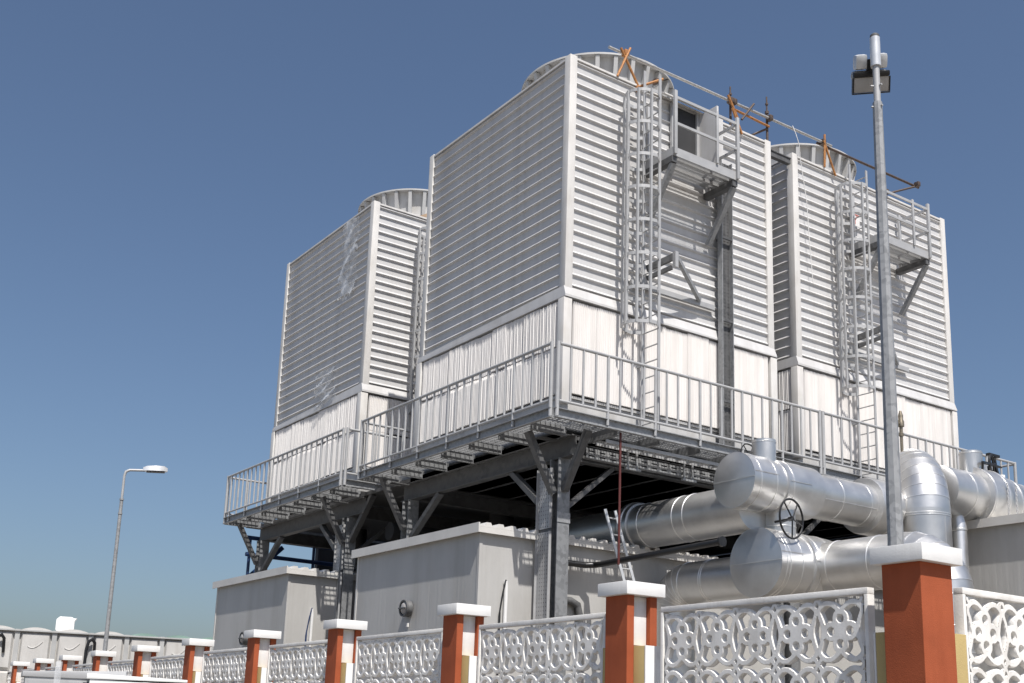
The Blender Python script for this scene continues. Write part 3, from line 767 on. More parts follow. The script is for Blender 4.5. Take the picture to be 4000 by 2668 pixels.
pE = thing('branch_pipe', 'silver pipe coming towards us and turning down behind the corner pillar', 'pipe', (3.75, -4, 4.43), 'silver clad pipes')
jacket(pE, 'pipe_jacket', (3.75, 0, 4.43), (0,-1,0), [(2.2,.45),(4.42,.45)], beads=[(3.1,.45),(3.95,.45)])
elbow(pE, (3.75, -4.42, 3.78), (0,0,1), (0,-1,0), 0.65, .45, 7)
jacket(pE, 'pipe_leg', (3.75, -5.07, 0), (0,0,1), [(0.0,.45),(3.78,.45)], beads=[(3.3,.45),(2.9,.45),(2.5,.45)])
pF = thing('riser_pipe', 'tall silver riser with banded elbow right of the lamp post', 'pipe', (6.3, -3.0, 0), 'silver clad pipes')
jacket(pF, 'pipe_jacket', (6.27, -3.0, 0), (0,0,1), [(0.0,.455),(5.75,.455)], beads=[(5.62,.455),(5.66,.455)])
eb = Vector((0.62, 0.785, 0)).normalized()
elbow(pF, Vector((6.27, -3.0, 5.75))+eb*0.92, -eb, (0,0,1), 0.92, .455, 9)
mb = MB(); mb.box(6.22, 6.24, -3.459, -3.45, 3.5, 5.6); part('lap_seam', mb, mSeam, pF)
pH = thing('main_pipe', 'thick silver pipe with valve collar running off to the right', 'pipe', (7.0, -2.8, 6.28), 'silver clad pipes')
jacket(pH, 'pipe_jacket', (0, -2.8, 6.28), (1,0,0), [(6.95,.485),(13.4,.485)], beads=[(7.55,.485),(9.5,.485),(10.3,.485)])
jacket(pH, 'valve_collar', (0, -2.8, 6.28), (1,0,0), [(7.95,.485),(7.96,.60),(8.5,.61),(8.55,.585),(9.2,.51),(9.25,.485)], beads=[(8.02,.60),(8.45,.608),(9.0,.535)])
jacket(pH, 'neck', (8.12, -2.8, 0), (0,0,1), [(6.7,.22),(7.22,.22)], beads=[(7.18,.22)])
jacket(pH, 'neck', (9.3, -2.35, 0), (0,0,1), [(6.5,.18),(7.2,.18)])
pS = thing('small_riser', 'slim silver pipe with round top between riser and cabin', 'pipe', (7.4, -2.9, 0), 'silver clad pipes')
mb = MB(); mb.path([(7.45,-2.9,0),(7.45,-2.9,5.6),(7.46,-2.86,5.74),(7.5,-2.7,5.82),(7.55,-2.5,5.84)], 0.145, 20); part('pipe_jacket', mb, mAlu, pS, angle=25)
mb = MB(); mb.rev([(5.52,.145),(5.53,.155),(5.56,.155),(5.57,.145)], (7.45,-2.9,0), (0,0,1), 20, caps=False); part('seam_band', mb, mSeam, pS)

# valves with handwheels
def wheel(label, c, r, ax, sp, thick=0.018, spokes=5, stem=0.3):
    c = Vector(c); ax = Vector(ax).normalized()
    a = ax.cross(Vector((0,0,1)) if abs(ax.z) < 0.9 else Vector((1,0,0))).normalized(); b = ax.cross(a)
    t = thing('handwheel', label, 'valve wheel', tuple(c), 'black valve handwheels')
    mb = MB(); mb.path([c+(a*math.cos(2*PI*i/40)+b*math.sin(2*PI*i/40))*r for i in range(40)], thick, 8, closed=True); part('wheel_rim', mb, mBlack, t)
    for k in range(spokes):
        th = 2*PI*k/spokes+0.35
        mb = MB(); mb.tube(c+ax*0.02, c+(a*math.cos(th)+b*math.sin(th))*(r-0.01), thick*0.75, 8); part('spoke', mb, mBlack, t)
    mb = MB(); mb.rev([(-0.03, 0.04), (0.05, 0.04), (0.051, 0.022), (stem, 0.022)], c, sp, 14); part('stem', mb, mBlack, t)
    return t
wheel('big black handwheel between the two round capped pipes', (2.64, -2.98, 5.14), 0.335, (0.13,-1,0), (0.1,1,0), stem=0.4)
wheel('black handwheel half hidden behind the neck of the upper header', (2.66, -2.0, 6.40), 0.22, (0.1,-1,0), (0.1,1,-0.2), 0.012)
gv = wheel('black chain wheel with bracket above the main pipe', (8.62, -2.95, 7.02), 0.20, (0.3,-1,0), (1,0.1,0), 0.03, 4, 0.35)
mb = MB(); mb.bar((8.62,-2.95,7.02),(8.05,-3.1,6.95),0.05,0.05); mb.bar((8.05,-3.1,6.96),(8.1,-3.05,6.72),0.04,0.04); part('crank_arm', mb, mBlack, gv)
mb = MB(); mb.bar((8.52,-2.93,6.98),(8.56,-2.93,6.72),0.05,0.05); mb.bar((8.68,-2.97,6.98),(8.80,-2.97,6.72),0.05,0.05); mb.bar((8.5,-2.93,7.22),(8.8,-2.97,7.20),0.09,0.05); part('yoke', mb, mBlack, gv)
mb = MB(); mb.rev([(6.62,0.07),(6.82,0.07),(6.83,0.03)], (8.82,-3.0,0), (0,0,1), 14); part('stem_cap', mb, mWhite, gv)
def chain(label, x, y, z1, z0):
    t = MB(); z = z1; k = 0
    while z > z0:
        pts = []
        for i in range(10):
            a = 2*PI*i/10; u_, v_ = 0.016*math.cos(a), 0.032*math.sin(a)
            pts.append((x+(u_ if k % 2 else 0), y+(0 if k % 2 else u_), z+v_))
        t.path(pts, 0.0065, 5, closed=True); z -= 0.05; k += 1
    return solo('pull_chain', t, mPale, label, 'chain', (x, y, z0), 'pull chains of the valve')
chain('pull chain hanging from the valve, left strand of two', 8.33, -3.42, 6.5, 2.2)
chain('pull chain hanging from the valve, right strand of two', 8.62, -3.42, 6.5, 2.2)
# air valve behind the riser elbow
av = thing('air_valve', 'small brass coloured air valve standing above the riser elbow', 'valve', (7.0, -1.9, 7.2))
mBrass = mat('tarnished_brass', (0.26, 0.22, 0.16), 0.4, 0.6, 0.2, 20)
mb = MB(); mb.rev([(6.6,.03),(7.36,.03),(7.37,.05),(7.42,.05),(7.43,.035),(7.55,.035),(7.56,.065),(7.66,.065),(7.70,.045),(7.78,.05),(7.88,.02)], (6.55,-2.35,0), (0,0,1), 14); part('valve_body', mb, mBrass, av)
mb = MB(); mb.rev([(0,.025),(0.10,.025),(0.101,.04),(0.12,.04)], (6.55,-2.35,7.61), (-1,0,0), 12); part('side_port', mb, mBrass, av)

# red standpipe, black pipe, small ladder
mb = MB(); mb.tube((0.66,-0.84,4.35),(0.67,-0.84,6.70),0.022,12)
solo('red_pipe', mb, mRed, 'thin dark red pipe hanging from the deck edge', 'pipe', (0.66,-0.84,4.35))
mb = MB(); mb.path([(0.1,0.33,4.47),(0.85,0.33,4.47),(1.0,0.22,4.48),(1.0,0.0,4.48),(1.0,-2.95,4.56)], 0.055, 12)
bp_ = solo('black_pipe', mb, mBlack, 'long thin black pipe sloping behind the round capped pipes', 'pipe', (1.0,0.3,4.47))
mb = MB(); mb.rev([(0,.085),(0.05,.085)], (1.0,-2.96,4.56), (0,-1,0), 16); part('pipe_flange', mb, mBlack, bp_)
t = thing('leaning_ladder', 'narrow aluminium ladder leaning behind the second pillar', 'ladder', (2.9,-0.3,0))
LA, LB = Vector((1.27,0.30,5.56)), Vector((2.85,-0.25,0.0)); lw = Vector((0.24,0.0,0.0))
for k in (0,1):
    mb = MB(); mb.bar(LA+lw*k, LB+lw*k, 0.035, 0.05); part('stile', mb, mLampBody, t)
for i in range(18):
    q = LB+(LA-LB)*((i+0.5)/18); mb = MB(); mb.tube(q+lw*0.04, q+lw*0.96, 0.014, 8); part('rung', mb, mLampBody, t)

# pipework and equipment below the decks, with added black fillers behind
t = thing('blue_pipe_rail', 'dark blue pipe frame seen against the sky under the far deck', 'pipe frame', (0.7, 14.3, 0))
for z in (6.42, 5.95):
    mb = MB(); mb.tube((-0.1, 14.4, z+0.04), (6.5, 14.4, z), 0.06, 10); part('rail_pipe', mb, mBlue, t)
for x in (0.0, 1.95, 2.95, 5.0):
    mb = MB(); mb.tube((x, 14.4, 0), (x, 14.4, 6.45), 0.045, 8); part('upright', mb, mBlue, t)
mb = MB(); mb.bar((-0.1, 14.45, 5.2), (1.0, 14.45, 6.3), 0.10, 0.12); part('diagonal', mb, mBlue, t)
t = thing('valve_stack', 'black pump valve on a thick vertical pipe seen under the far deck', 'valve', (2.0, 11.6, 0))
mb = MB(); mb.rev([(0,.13),(5.05,.13),(5.06,.26),(5.14,.26),(5.15,.2),(5.32,.3),(5.45,.3),(5.5,.17),(5.62,.17),(5.63,.26),(5.7,.26),(5.71,.17),(6.6,.17)], (2.0,11.6,0), (0,0,1), 24); part('valve_body', mb, mBlack, t)
mb = MB(); mb.path([Vector((2.42+0.05*math.cos(a), 11.35+0.17*math.cos(a), 5.42+0.27*math.sin(a))) for a in [2*PI*i/30 for i in range(30)]], 0.022, 8, closed=True); part('wheel_rim', mb, mBlack, t)
for k in range(3):
    a = PI*k/3; e = Vector((0.05*math.cos(a), 0.17*math.cos(a), 0.27*math.sin(a))); cc = Vector((2.42,11.35,5.42)); mb = MB(); mb.tube(cc-e, cc+e, 0.014, 6); part('spoke', mb, mBlack, t)
mb = MB(); mb.tube((2.0,11.6,5.42),(2.42,11.35,5.42),0.035,8); part('stem', mb, mBlack, t)
t = thing('dark_back_pipes', 'added black pipework that darkens the space under the nearest deck', 'pipework', (4, 9, 0))  # pipes added and coloured near-black to darken the background below the decks
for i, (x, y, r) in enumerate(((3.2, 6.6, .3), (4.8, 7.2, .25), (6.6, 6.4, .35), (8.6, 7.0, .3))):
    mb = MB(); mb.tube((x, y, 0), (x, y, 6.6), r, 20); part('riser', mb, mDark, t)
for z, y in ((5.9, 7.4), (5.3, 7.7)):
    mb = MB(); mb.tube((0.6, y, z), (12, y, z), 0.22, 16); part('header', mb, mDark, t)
mb = MB(); mb.box(2.6, 12.5, 15.5, 15.7, 0, 6.9); mb.box(12.6, 12.75, 1.0, 15.4, 0, 6.6)  # black walls added to shut out sky and keep the under-deck dark
bw = solo('dark_backdrop', mb, mDark, 'added black wall that keeps the space below the decks dark', 'wall', (7, 15.6, 0))

# ------------------------------------------------------------------ roof scaffold
t = thing('roof_scaffold', 'scaffold tubes and rusty orange clamps along the tower roofs', 'scaffolding', (1, 0.05, 14.3))
Y0 = 0.0
mb = MB(); mb.tube((0.94, Y0, 14.89), (7.62, Y0, 14.95), 0.030, 12); part('scaffold_tube', mb, mTube, t)
mb = MB(); mb.tube((7.2, Y0+0.07, 14.92), (10.95, Y0+0.07, 14.96), 0.030, 12); part('scaffold_tube', mb, mRusty, t)
for x, z0, z1 in ((4.42, 14.1, 15.33), (5.56, 14.1, 15.50)):
    mb = MB(); mb.tube((x, Y0+0.08, z0), (x, Y0+0.08, z1-0.35), 0.028, 10); mb.tube((x, Y0+0.08, z1-0.349), (x, Y0+0.08, z1), 0.018, 10)
    mb.rev([(z1-0.42,.045),(z1-0.36,.045)], (x,Y0+0.08,0), (0,0,1), 10); mb.rev([(z1-0.2,.035),(z1-0.16,.035)], (x,Y0+0.08,0), (0,0,1), 10)
    part('jack_post', mb, mRusty, t)
def br(p, q, m=mRust, r=0.026): 
    mb = MB(); mb.tube(p, q, r, 8); part('brace_tube', mb, m, t)
br((1.45,-0.06,15.03),(1.12,-0.06,14.28)); br((1.22,-0.04,14.96),(1.72,-0.04,14.22), mRust); br((1.66,-0.05,14.24),(2.28,-0.12,14.62))
br((4.22,-0.05,15.0),(4.5,-0.05,14.55)); br((4.35,-0.04,14.75),(4.62,-0.06,14.2)); br((4.42,0.02,14.78),(5.56,0.02,14.74)); br((5.0,-0.06,15.06),(4.62,-0.06,14.55),mRusty); br((5.54,0.05,14.7),(4.9,0.4,14.32),mRusty)
br((4.42,0.0,14.42),(4.75,0.0,14.2),mTube)
br((7.33,-0.05,15.12),(7.30,-0.05,14.30)); br((7.28,-0.06,14.95),(7.66,-0.06,14.18)); br((10.85,0.03,14.96),(9.5,0.3,14.35),mRusty)
for x in (1.36, 2.2, 1.68, 4.33, 4.44, 5.56, 7.32, 10.8, 9.55):
    z = 14.9+0.0066*x if x not in (2.2, 1.68, 9.55) else {2.2:14.58, 1.68:14.22, 9.55:14.38}[x]
    mb = MB(); mb.box(x-0.05, x+0.05, Y0-0.07, Y0+0.06, z-0.06, z+0.06); part('coupler', mb, mRusty if x > 2 else mRust, t, bevel=0.015)
# rope tied to the tube in front of the second stack
mb = MB(); mb.path([(6.26,-0.04,14.98),(6.30,-0.1,14.75),(6.38,-0.12,14.5),(6.42,-0.1,14.2),(6.60,-0.1,13.2),(6.66,-0.1,12.2),(6.74,-0.1,11.3)], 0.009, 6)
solo('hanging_rope', mb, mWhite, 'thin pale rope hanging from the scaffold tube over the right tower', 'rope', (6.26,-0.04,11.3))

# wooden scraps under the far stack
t = thing('timber_scraps', 'two short timber pieces on the roof edge of the far tower', 'timber', (1.7, 8.3, 14.3))
for a, b in (((1.35,8.3,14.30),(1.75,8.35,14.55)),((1.75,8.33,14.56),(2.05,8.3,14.30))):
    mb = MB(); mb.bar(a, b, 0.05, 0.09); part('timber', mb, mat('pale_timber', (0.42,0.30,0.2), 0.8), t)

# ------------------------------------------------------------------ boundary fence
def pillar(label, x, y, rz, slots):
    t = thing('fence_pillar', label, 'pillar', (0,0,0), 'orange fence pillars with white caps')
    W, D = 0.41, 0.37; hw, hd = W/2, D/2; z1 = 2.985
    sw, sd = 0.11, 0.09
    poly = [(-hw,-hd)]
    if '-y' in slots: poly += [(-sw,-hd),(-sw,-hd+sd),(sw,-hd+sd),(sw,-hd)]
    poly += [(hw,-hd)]
    if '+x' in slots: poly += [(hw,-sw),(hw-sd,-sw),(hw-sd,sw),(hw,sw)]
    poly += [(hw,hd)]
    if '+y' in slots: poly += [(sw,hd),(sw,hd-sd),(-sw,hd-sd),(-sw,hd)]
    poly += [(-hw,hd)]
    mb = MB(); mb.prism(poly, 0.0, z1); part('shaft', mb, mOrange, t, smooth=False, bevel=0.006)
    mb = MB(); mb.box(-0.266, 0.266, -0.253, 0.253, 2.985, 3.125); part('cap', mb, mWhite, t, bevel=0.008)
    for s in slots:
        q = {'-y': (0,-1), '+y': (0,1), '+x': (1,0)}[s]
        def wb(a0, a1, b, z0, zz, name, m):   # along outward axis a0..a1, half width b
            mb = MB()
            if q[0]: mb.box(a0, a1, -b, b, z0, zz)
            elif q[1] > 0: mb.box(-b, b, a0, a1, z0, zz)
            else: mb.box(-b, b, -a1, -a0, z0, zz)
            return part(name, mb, m, t, bevel=0.004)
        e = hd if q[1] else hw
        wb(e-sd+0.003, e-sd+0.03, sw-0.004, 2.465, 2.98, 'slot_lining', mWhite)
        ex = 0.10 if q[0] else 0.0
        wb(e-sd+0.004, e+0.165+ex, sw-0.006, 0.0, 2.45, 'wing_wall', mTan)
        wb(e+0.168+ex, e+0.185+ex, sw-0.004, 0.0, 2.452, 'wing_end', mWhite)
    t.location = (x, y, random.uniform(-0.008, 0.004)); t.rotation_euler = (random.gauss(0, .0015), random.gauss(0, .0015), rz)
    return t
RZ = math.radians(-1.25)
def fence_x(y): return -3.985+0.0218*(y+10.2)
py = [-10.205, -6.53, -3.03, 0.62, 4.11, 7.75, 11.43, 15.3, 18.9, 22.5, 26.1, 29.7]
plabels = ['big orange corner pillar with white cap at the lower right', 'orange pillar left of the widest lattice panel',
 'orange pillar below the corner column of the platform', 'orange pillar in front of the big cabin, under the dark column',
 'orange pillar in front of the far cabin wall', 'orange pillar at the left edge of the far cabin', 'orange pillar right of the tall thin lamp post',
 'orange pillar right at the foot of the tall thin lamp post', 'small orange pillar above the white cabinet lid', 'small orange pillar above the grey cabinet',
 'small orange pillar left of the grey cabinet', 'last small orange pillar at the left picture edge']
pillars = []
for i, y in enumerate(py):
    pillars.append(pillar(plabels[i], fence_x(y), y, RZ if i else 0.0, ('+y', '+x') if i == 0 else ('+y', '-y')))

# pierced precast panels: ribs drawn as strokes, cut out of a plate by marching squares, edges eased
CW, CH_ = 0.51, 0.565
def lattice(nx, ny, th=0.034, ease=0.007):
    hw = 0.0245
    segs = []
    def poly(pts, w=hw):
        for a, b in zip(pts[:-1], pts[1:]): segs.append((a, b, w))
    for sx in (1, -1):
        for sy in (1, -1):
            m = lambda P: [(x*sx, y*sy) for x, y in P]
            poly(m([(.186, 0), (.196, .045), (.212, .10), (.232, .145), (.243, .172), (.232, .200), (.206, .222), (.172, .243), (.135, .247), (.095, .238), (.055, .215), (.022, .188), (0, .170)]))
            poly(m([(.206, .222), (.232, .255), (.262, .295)]), .022)
    rings = [(0, .110, .062), (0, -.110, .062), (.104, 0, .062), (-.104, 0, .062)]
    def F(x, y):
        best = 0.050-math.hypot(x, y)
        for (ax, ay), (bx, by), w in segs:
            dx, dy = bx-ax, by-ay; t = ((x-ax)*dx+(y-ay)*dy)/(dx*dx+dy*dy); t = max(0, min(1, t))
            v = w-math.hypot(x-ax-t*dx, y-ay-t*dy)
            if v > best: best = v
        for cx, cy, r in rings:
            v = 0.0255-abs(math.hypot(x-cx, y-cy)-r)
            if v > best: best = v
        return best
    GX, GY = 46, 50
    xs = [-CW/2+CW*i/GX for i in range(GX+1)]; ys = [-CH_/2+CH_*j/GY for j in range(GY+1)]
    val = [[F(x, y) for y in ys] for x in xs]
    pts = []; key = {}; crossing = set()
    def corner(i, j):
        k = ('c', i, j)
        if k not in key: key[k] = len(pts); pts.append((xs[i], ys[j]))
        return key[k]
    def edge(i, j, i2, j2):
        k = ('e',)+tuple(sorted(((i, j), (i2, j2))))
        if k not in key:
            a, b = val[i][j], val[i2][j2]; t = a/(a-b); t = max(.03, min(.97, t))
            key[k] = len(pts); pts.append((xs[i]+(xs[i2]-xs[i])*t, ys[j]+(ys[j2]-ys[j])*t)); crossing.add(key[k])
        return key[k]
    faces = []; cut = []
    for i in range(GX):
        for j in range(GY):
            cs = [(i, j), (i+1, j), (i+1, j+1), (i, j+1)]; poly_ = []
            for q in range(4):
                a, b = cs[q], cs[(q+1) % 4]; va, vb = val[a[0]][a[1]], val[b[0]][b[1]]
                if va > 0: poly_.append(corner(*a))
                if (va > 0) != (vb > 0): poly_.append(edge(*a, *b))
            if len(poly_) >= 3:
                faces.append(poly_)
                for q in range(len(poly_)):
                    a, b = poly_[q], poly_[(q+1) % len(poly_)]
                    if a in crossing and b in crossing: cut.append((a, b))
    V = []; Fc = []
    N = len(pts); inner = []
    for k, (x, y) in enumerate(pts):
        if k in crossing:
            e = 1e-4; gx, gy = F(x+e, y)-F(x-e, y), F(x, y+e)-F(x, y-e); g = math.hypot(gx, gy) or 1
            inner.append((x+gx/g*ease, y+gy/g*ease))
        else: inner.append((x, y))
    cl = sorted(crossing); cidx = {k: n for n, k in enumerate(cl)}; K = len(cl)
    for ci in range(nx):
        for cj in range(ny):
            ox, oy = (ci+.5)*CW, (cj+.5)*CH_; o = len(V)
            V += [(-th, ox+x, oy+y) for x, y in inner]+[(th, ox+x, oy+y) for x, y in inner]
            V += [(-th+ease, ox+pts[k][0], oy+pts[k][1]) for k in cl]+[(th-ease, ox+pts[k][0], oy+pts[k][1]) for k in cl]
            for f in faces:
                Fc.append(tuple(o+a for a in reversed(f))); Fc.append(tuple(o+N+a for a in f))
            for a, b in cut:
                ra, rb = o+2*N+cidx[a], o+2*N+cidx[b]
                Fc.append((o+a, o+b, rb, ra)); Fc.append((ra, rb, rb+K, ra+K)); Fc.append((ra+K, rb+K, o+N+b, o+N+a))
    me = bpy.data.meshes.new('lattice'); me.from_pydata(V, [], Fc)
    bm = bmesh.new(); bm.from_mesh(me); bmesh.ops.remove_doubles(bm, verts=bm.verts, dist=1e-5); bmesh.ops.recalc_face_normals(bm, faces=bm.faces); bm.to_mesh(me); bm.free()
    me.shade_smooth(); me.set_sharp_from_angle(angle=math.radians(50))
    me.materials.append(mPrecast)
    return me
ZP0 = 2.775-3*CH_
LAT = lattice(5, 3)
PLEN = 5*CW
def panel(label, loc, rz, group='pierced white fence panels'):
    t = thing('lattice_panel', label, 'fence panel', (0,0,0), group)
    link('lattice', LAT, t, (0, 0.03, ZP0))
    f = 0.045
    mb = MB(); mb.box(-f, f, -0.03, PLEN+0.09, 2.795, 2.85); part('top_rail', mb, mPrecast, t, bevel=0.006)
    for y in (-0.03, PLEN+0.05):
        mb = MB(); mb.box(-f, f, y, y+0.04, ZP0-0.02, 2.794); part('side_rail', mb, mPrecast, t, bevel=0.006)
    mb = MB(); mb.box(-f, f, -0.03, PLEN+0.09, 0.0, ZP0-0.021); part('dwarf_wall', mb, mTan, t, bevel=0.006)
    t.location = (loc[0], loc[1], random.uniform(-0.008, 0.004)); t.rotation_euler = (random.gauss(0, .002), random.gauss(0, .0015), rz+random.gauss(0, .002))
    return t
pl = ['white pierced flower pattern panel between the corner pillar and the next', 'pierced panel in front of the column and sunlit cabin wall',
 'pierced panel in front of the cabin with the round wall lamp', 'pierced panel in front of the far cabin wall', 'pierced panel left of the far cabin',
 'pierced panel left of the cabins, fifth pillar bay', 'small distant pierced panel right of the thin lamp post', 'small pierced panel above the white cabinet lid',
 'distant pierced panel behind the grey cabinet', 'distant pierced panel left of the grey cabinet', 'distant pierced panel near the left picture edge']
for i in range(len(py)-1):
    mid = (py[i]+py[i+1])/2; y0 = mid-PLEN/2-0.03
    panel(pl[i], (fence_x(y0)+0.02, y0, 0), RZ)
panel('white pierced panel right of the corner pillar, seen sunlit', (-3.44, -10.22, 0), -PI/2)
panel('white pierced panel beyond the right picture edge', (-0.2, -10.22, 0), -PI/2)

# ------------------------------------------------------------------ street lamps
lp = thing('lamp_post', 'tall galvanised lamp post with silver floodlight behind the corner pillar', 'street lamp', (-3.30, -9.49, 0))
bx_, by_ = -3.30, -9.49
mb = MB(); mb.rev([(0, .090), (7.75, .047)], (bx_, by_, 0), (0,0,1), 8); part('shaft', mb, mGalv, lp, angle=20)
mb = MB(); mb.rev([(7.62, .034), (8.17, .034)], (bx_, by_, 0), (0,0,1), 16); part('spigot', mb, mPale, lp)
mb = MB(); mb.rev([(8.15, .040), (8.15, .050), (8.17, .052), (8.47, .050), (8.48, .04)], (bx_, by_, 0), (0,0,1), 24); part('sleeve', mb, mLampBody, lp)
mb = MB(); mb.rev([(8.48, .046), (8.50, .046), (8.515, .03)], (bx_, by_, 0), (0,0,1), 24); part('sleeve_cap', mb, mSteel, lp)
for z in (7.70, 7.93):
    for k in range(3):
        a = 2*PI*k/3+0.5; mb = MB(); mb.rev([(0.03, .010), (0.062, .010)], (bx_, by_, z), (math.cos(a), math.sin(a), 0), 8); part('set_screw', mb, mPale, lp)
# flood light head: local frame with right r, forward f (away from camera), up
fr = Vector((0.80, -0.58, 0.10)).normalized(); fu = Vector((0.0, 0.0, 1.0)); ff = fu.cross(fr).normalized(); fu = fr.cross(ff).normalized()
ta = math.radians(-30)
fo = Vector((bx_+0.075, by_+0.115, 8.135))
gu = (fu*math.cos(ta)+ff*math.sin(ta)); gn = (ff*math.cos(ta)-fu*math.sin(ta))   # glass plane: up gu, normal away gn
def fl(a, b, c_): return tuple(fo+fr*a*0.66+gu*b*0.62+gn*c_*0.8)
head = thing('floodlight', 'silver floodlight with black frame near the top of the tall lamp post', 'floodlight', tuple(fo))
def lbox(a0,a1,b0,b1,c0,c1,a2=None):
    mb = MB(); k = 0.0
    mb.add([fl(a0,b0,c0),fl(a1,b0,c0),fl(a1,b1,c0),fl(a0,b1,c0),fl(a0,b0,c1),fl(a1,b0,c1),fl(a1,b1,c1),fl(a0,b1,c1)],
           [(0,3,2,1),(4,5,6,7),(0,1,5,4),(1,2,6,5),(2,3,7,6),(3,0,4,7)]); return mb
part('glass', lbox(-.27,.27,-.26,-.02,-.015,0.0), mGlassy, head, bevel=0.01)
part('frame', lbox(-.28,.28,-.02,.07,-.03,.05), mBlack, head, bevel=0.015)
part('frame', lbox(-.29,.29,-.285,-.262,-.025,.03), mBlack, head, bevel=0.006)
for a in (-.29, .27): part('frame', lbox(a,a+.02,-.261,-.021,-.02,.03), mBlack, head)
part('back_shell', lbox(-.28,.28,-.06,.09,.061,.14), mLampBody, head, bevel=0.04)
part('gear_housing', lbox(-.25,-.06,.10,.34,-.02,.14), mLampBody, head, bevel=0.035)
part('gear_housing', lbox(.08,.25,.10,.34,-.02,.14), mLampBody, head, bevel=0.035)
part('bracket', lbox(-.06,.08,.09,.26,-.02,.10), mBlack, head, bevel=0.01)

l2 = thing('lamp_post', 'slim distant lamp post with side arm against the empty sky', 'street lamp', (-2.73, 17.73, 0))
mb = MB(); mb.path([(-2.73,17.73,0),(-2.73,17.73,7.6)], [0.075,0.05], 12); part('shaft', mb, mGalv, l2)
mb = MB(); mb.path([(-2.73,17.73,7.6),(-2.73,17.73,8.35),(-2.70,17.72,8.48),(-2.60,17.70,8.54),(-2.2,17.58,8.57)], 0.038, 12); part('arm', mb, mPale, l2)
for z in (7.2, 7.62): mb = MB(); mb.rev([(z,.065),(z+.05,.065)], (-2.73,17.73,0), (0,0,1), 12); part('collar', mb, mGalv, l2)
mb = MB(); a = Vector((-2.25,17.59,8.60)); b = Vector((-1.58,17.40,8.64))
d_ = (b-a); s_ = Vector((0.28,1,0)).normalized()
prof = [(0,.07,.05),(0.15,.13,.09),(0.5,.15,.11),(0.85,.13,.10),(1,.05,.05)]
vs = []; fs = []
for tt, hw, hh in prof:
    p = a+d_*tt
    vs += [p-s_*hw-Vector((0,0,.05)), p+s_*hw-Vector((0,0,.05)), p+s_*hw*.8+Vector((0,0,hh)), p-s_*hw*.8+Vector((0,0,hh))]
for i in range(len(prof)-1):
    for j in range(4): fs.append((i*4+j, i*4+(j+1)%4, (i+1)*4+(j+1)%4, (i+1)*4+j))
fs += [(3,2,1,0), (16,17,18,19)]
mb.add(vs, fs); part('lamp_head', mb, mLampBody, l2)
mb = MB(); mb.bar(a+d_*0.15-Vector((0,0,.065)), a+d_*0.9-Vector((0,0,.065)), 0.2, 0.028); part('lamp_glass', mb, mSteel, l2)

# ------------------------------------------------------------------ panel water tank behind the fence
t = thing('panel_tank', 'long cream sectional water tank far behind the fence', 'water tank', (-4, 28, 0))
A0, A1 = Vector((-5.4, 28.66, 0)), Vector((4.6, 26.0, 0)); dT = (A1-A0).normalized(); nT = Vector((dT.y, -dT.x, 0)); 
if nT.dot(Vector((-12,-16,0))-A0) < 0: nT = -nT
PW = 1.24; n = int((A1-A0).length/PW); ZTK = 4.28
def tk(s, o, z): p = A0+dT*s+nT*o; return (p.x, p.y, z)
mb = MB(); L = n*PW
mb.add([tk(0,-.03,0),tk(L,-.03,0),tk(L,-4,0),tk(0,-4,0),tk(0,-.03,ZTK),tk(L,-.03,ZTK),tk(L,-4,ZTK),tk(0,-4,ZTK)], [(0,3,2,1),(4,5,6,7),(0,1,5,4),(1,2,6,5),(2,3,7,6),(3,0,4,7)])
part('tank_body', mb, mTank, t)
for i in range(n):
    for j, (z0, z1) in enumerate(((0.1, 1.5), (1.52, 2.86), (2.88, ZTK-0.03))):
        mb = MB(); s0, s1 = i*PW+0.11, (i+1)*PW-0.11
        q = [tk(s0,-.028,z0),tk(s1,-.028,z0),tk(s1,-.028,z1),tk(s0,-.028,z1),tk(s0+.07,.07,z0+.1),tk(s1-.07,.07,z0+.1),tk(s1-.07,.07,z1-.08),tk(s0+.07,.07,z1-.08)]
        mb.add(q, [(4,5,6,7),(0,1,5,4),(1,2,6,5),(2,3,7,6),(3,0,4,7)]); pn = part('tank_panel', mb, mTank, t, smooth=False)
        if j == 2:
            mb = MB(); arc = [Vector(tk((s0+s1)/2-.24+.48*k/8, .075, z1-.62+ (k/8.0)**2.0*.30 + 0.12*(1-k/8.0)**3)) for k in range(9)]; mb.path(arc, 0.016, 6); part('pressed_mark', mb, mTank, pn)
for i in range(n+1):
    mb = MB(); mb.bar(tk(i*PW, .0, 0.0), tk(i*PW, .0, ZTK+0.06), 0.16, 0.16, nT); part('flange_rib', mb, mTankRib, t)
mb = MB(); mb.bar(tk(-.1, .02, ZTK+.02), tk(L+.1, .02, ZTK+.02), 0.24, 0.05); part('top_flange', mb, mTankRib, t)
for i in range(n):
    mb = MB(); s = (i+.5)*PW; c_ = Vector(tk(s, -.6, ZTK+.045))
    vs = []
    for k in range(9):
        x = -0.5*PW+0.08+(PW-.16)*k/8; zz = 0.11*(1-((k-4)/4)**2)
        for oo in (0.0, 1.1): vs.append(tuple(Vector(tk(s+x, -.02-oo, ZTK+.046+zz))))
    mb.add(vs, [(2*k, 2*k+2, 2*k+3, 2*k+1) for k in range(8)]+[tuple(range(0, 18, 2))]); part('tank_lid', mb, mGreen if i in (5, 6, 7) else mTank, t)
for s in (1.80, 4.83):
    mb = MB(); mb.path([tk(s,.25,1.0),tk(s,.25,3.7),tk(s+.06,.25,4.02),tk(s+.18,.25,4.10),tk(s+.27,.22,3.98),tk(s+.29,.12,3.5)], 0.055, 10); part('inlet_pipe', mb, mBlack, t)
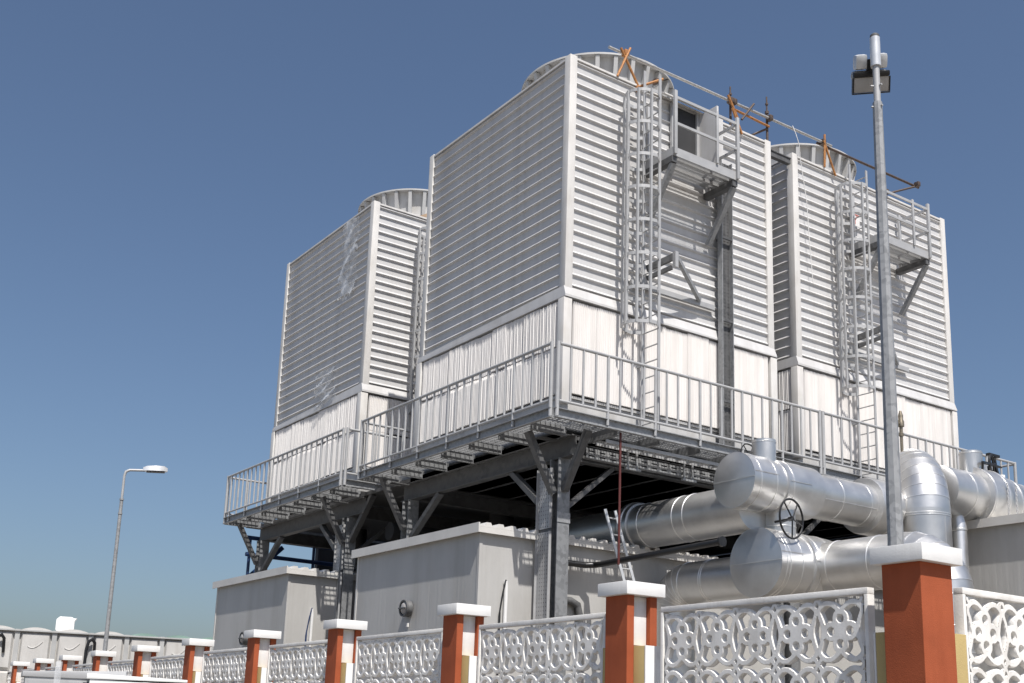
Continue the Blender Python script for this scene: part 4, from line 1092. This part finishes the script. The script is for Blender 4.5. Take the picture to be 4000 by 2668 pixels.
# white rounded box above the tank
mb = MB(); c0 = A0+dT*4.0-nT*1.0; wv, hv, k = 0.32, 0.30, 0.11
pts = [(-wv+k,-hv),(wv-k,-hv),(wv,-hv+k),(wv,hv-k-.03),(wv+.07,hv-.03),(wv-.02,hv-.05),(wv-k,hv),(-wv+k,hv),(-wv,hv-k),(-wv,-hv+k)]
mb.prism(pts, -0.25, 0.25, lambda a, b, z: tuple(c0+dT*a+nT*z+Vector((0,0,4.63+b))))
solo('white_box', mb, mCab, 'white rounded box with a small spout standing above the panel tank', 'box', tuple(c0+Vector((0,0,4.3))), bevel=0.03)

# ------------------------------------------------------------------ cabinets on the near side of the fence
def cabinet(name, label, p0, p1, depth, zt0, zt1, m, group=None):
    p0 = Vector((*p0,0)); p1 = Vector((*p1,0)); d = (p1-p0); L = d.length; d.normalize(); nn = Vector((-d.y, d.x, 0))   # nn: away from camera
    if nn.dot(Vector((12,16,0))) < 0: nn = -nn
    t = thing(name, label, 'cabinet', (p0.x, p0.y, 0))
    def P(s, o, z): q = p0+d*s+nn*o; return (q.x, q.y, z)
    def hexa(s0, s1, o0, o1, za, zb0, zb1):
        return MB().add([P(s0,o0,za),P(s1,o0,za),P(s1,o1,za),P(s0,o1,za),P(s0,o0,zb0),P(s1,o0,zb1),P(s1,o1,zb1),P(s0,o1,zb0)],
            [(0,3,2,1),(4,5,6,7),(0,1,5,4),(1,2,6,5),(2,3,7,6),(3,0,4,7)])
    part('body', hexa(0.02, L-0.02, 0.02, depth, 0.0, zt0-0.035, zt1-0.035), m, t)
    part('lid', hexa(0, L, 0.012, depth+0.02, zt0-0.034, zt0, zt1), m, t, bevel=0.004)
    return t, P
cw, P1 = cabinet('white_cabinet', 'white cabinet with a lipped lid at the bottom left', (-9.985,-8.29), (-9.385,-8.475), 0.4, 1.832, 1.815, mCab)
cg, P2 = cabinet('grey_cabinet', 'grey cabinet with clear tape left of the white cabinet', (-10.34,-8.12), (-9.72,-8.24), 0.35, 1.832, 1.858, mCabG)
def hex2(P, s0, s1, o0, o1, z0, z1): return MB().add([P(s0,o0,z0),P(s1,o0,z0),P(s1,o1,z0),P(s0,o1,z0),P(s0,o0,z1),P(s1,o0,z1),P(s1,o1,z1),P(s0,o1,z1)], [(0,3,2,1),(4,5,6,7),(0,1,5,4),(1,2,6,5),(2,3,7,6),(3,0,4,7)])
part('door_panel', hex2(P2, 0.04, 0.26, 0.008, 0.018, 0.5, 1.775), mCabG, cg)
part('door_panel', hex2(P2, 0.28, 0.36, 0.008, 0.018, 0.5, 1.775), mCabG, cg)
part('recess_shade', hex2(P2, 0.37, 0.42, 0.006, 0.019, 0.9, 1.775), mBlack, cg)  # black strip paints the shade of a recess
part('tape', hex2(P2, 0.19, 0.23, -0.016, -0.012, 1.55, 1.90), mFilm, cg)
part('keyhole', MB().rev([(0,.02),(.01,.02)], P1(0.12,0.018,1.70), (P1(0,0,0)[0]-P1(0,1,0)[0], P1(0,0,0)[1]-P1(0,1,0)[1], 0), 14), mSteel, cw)
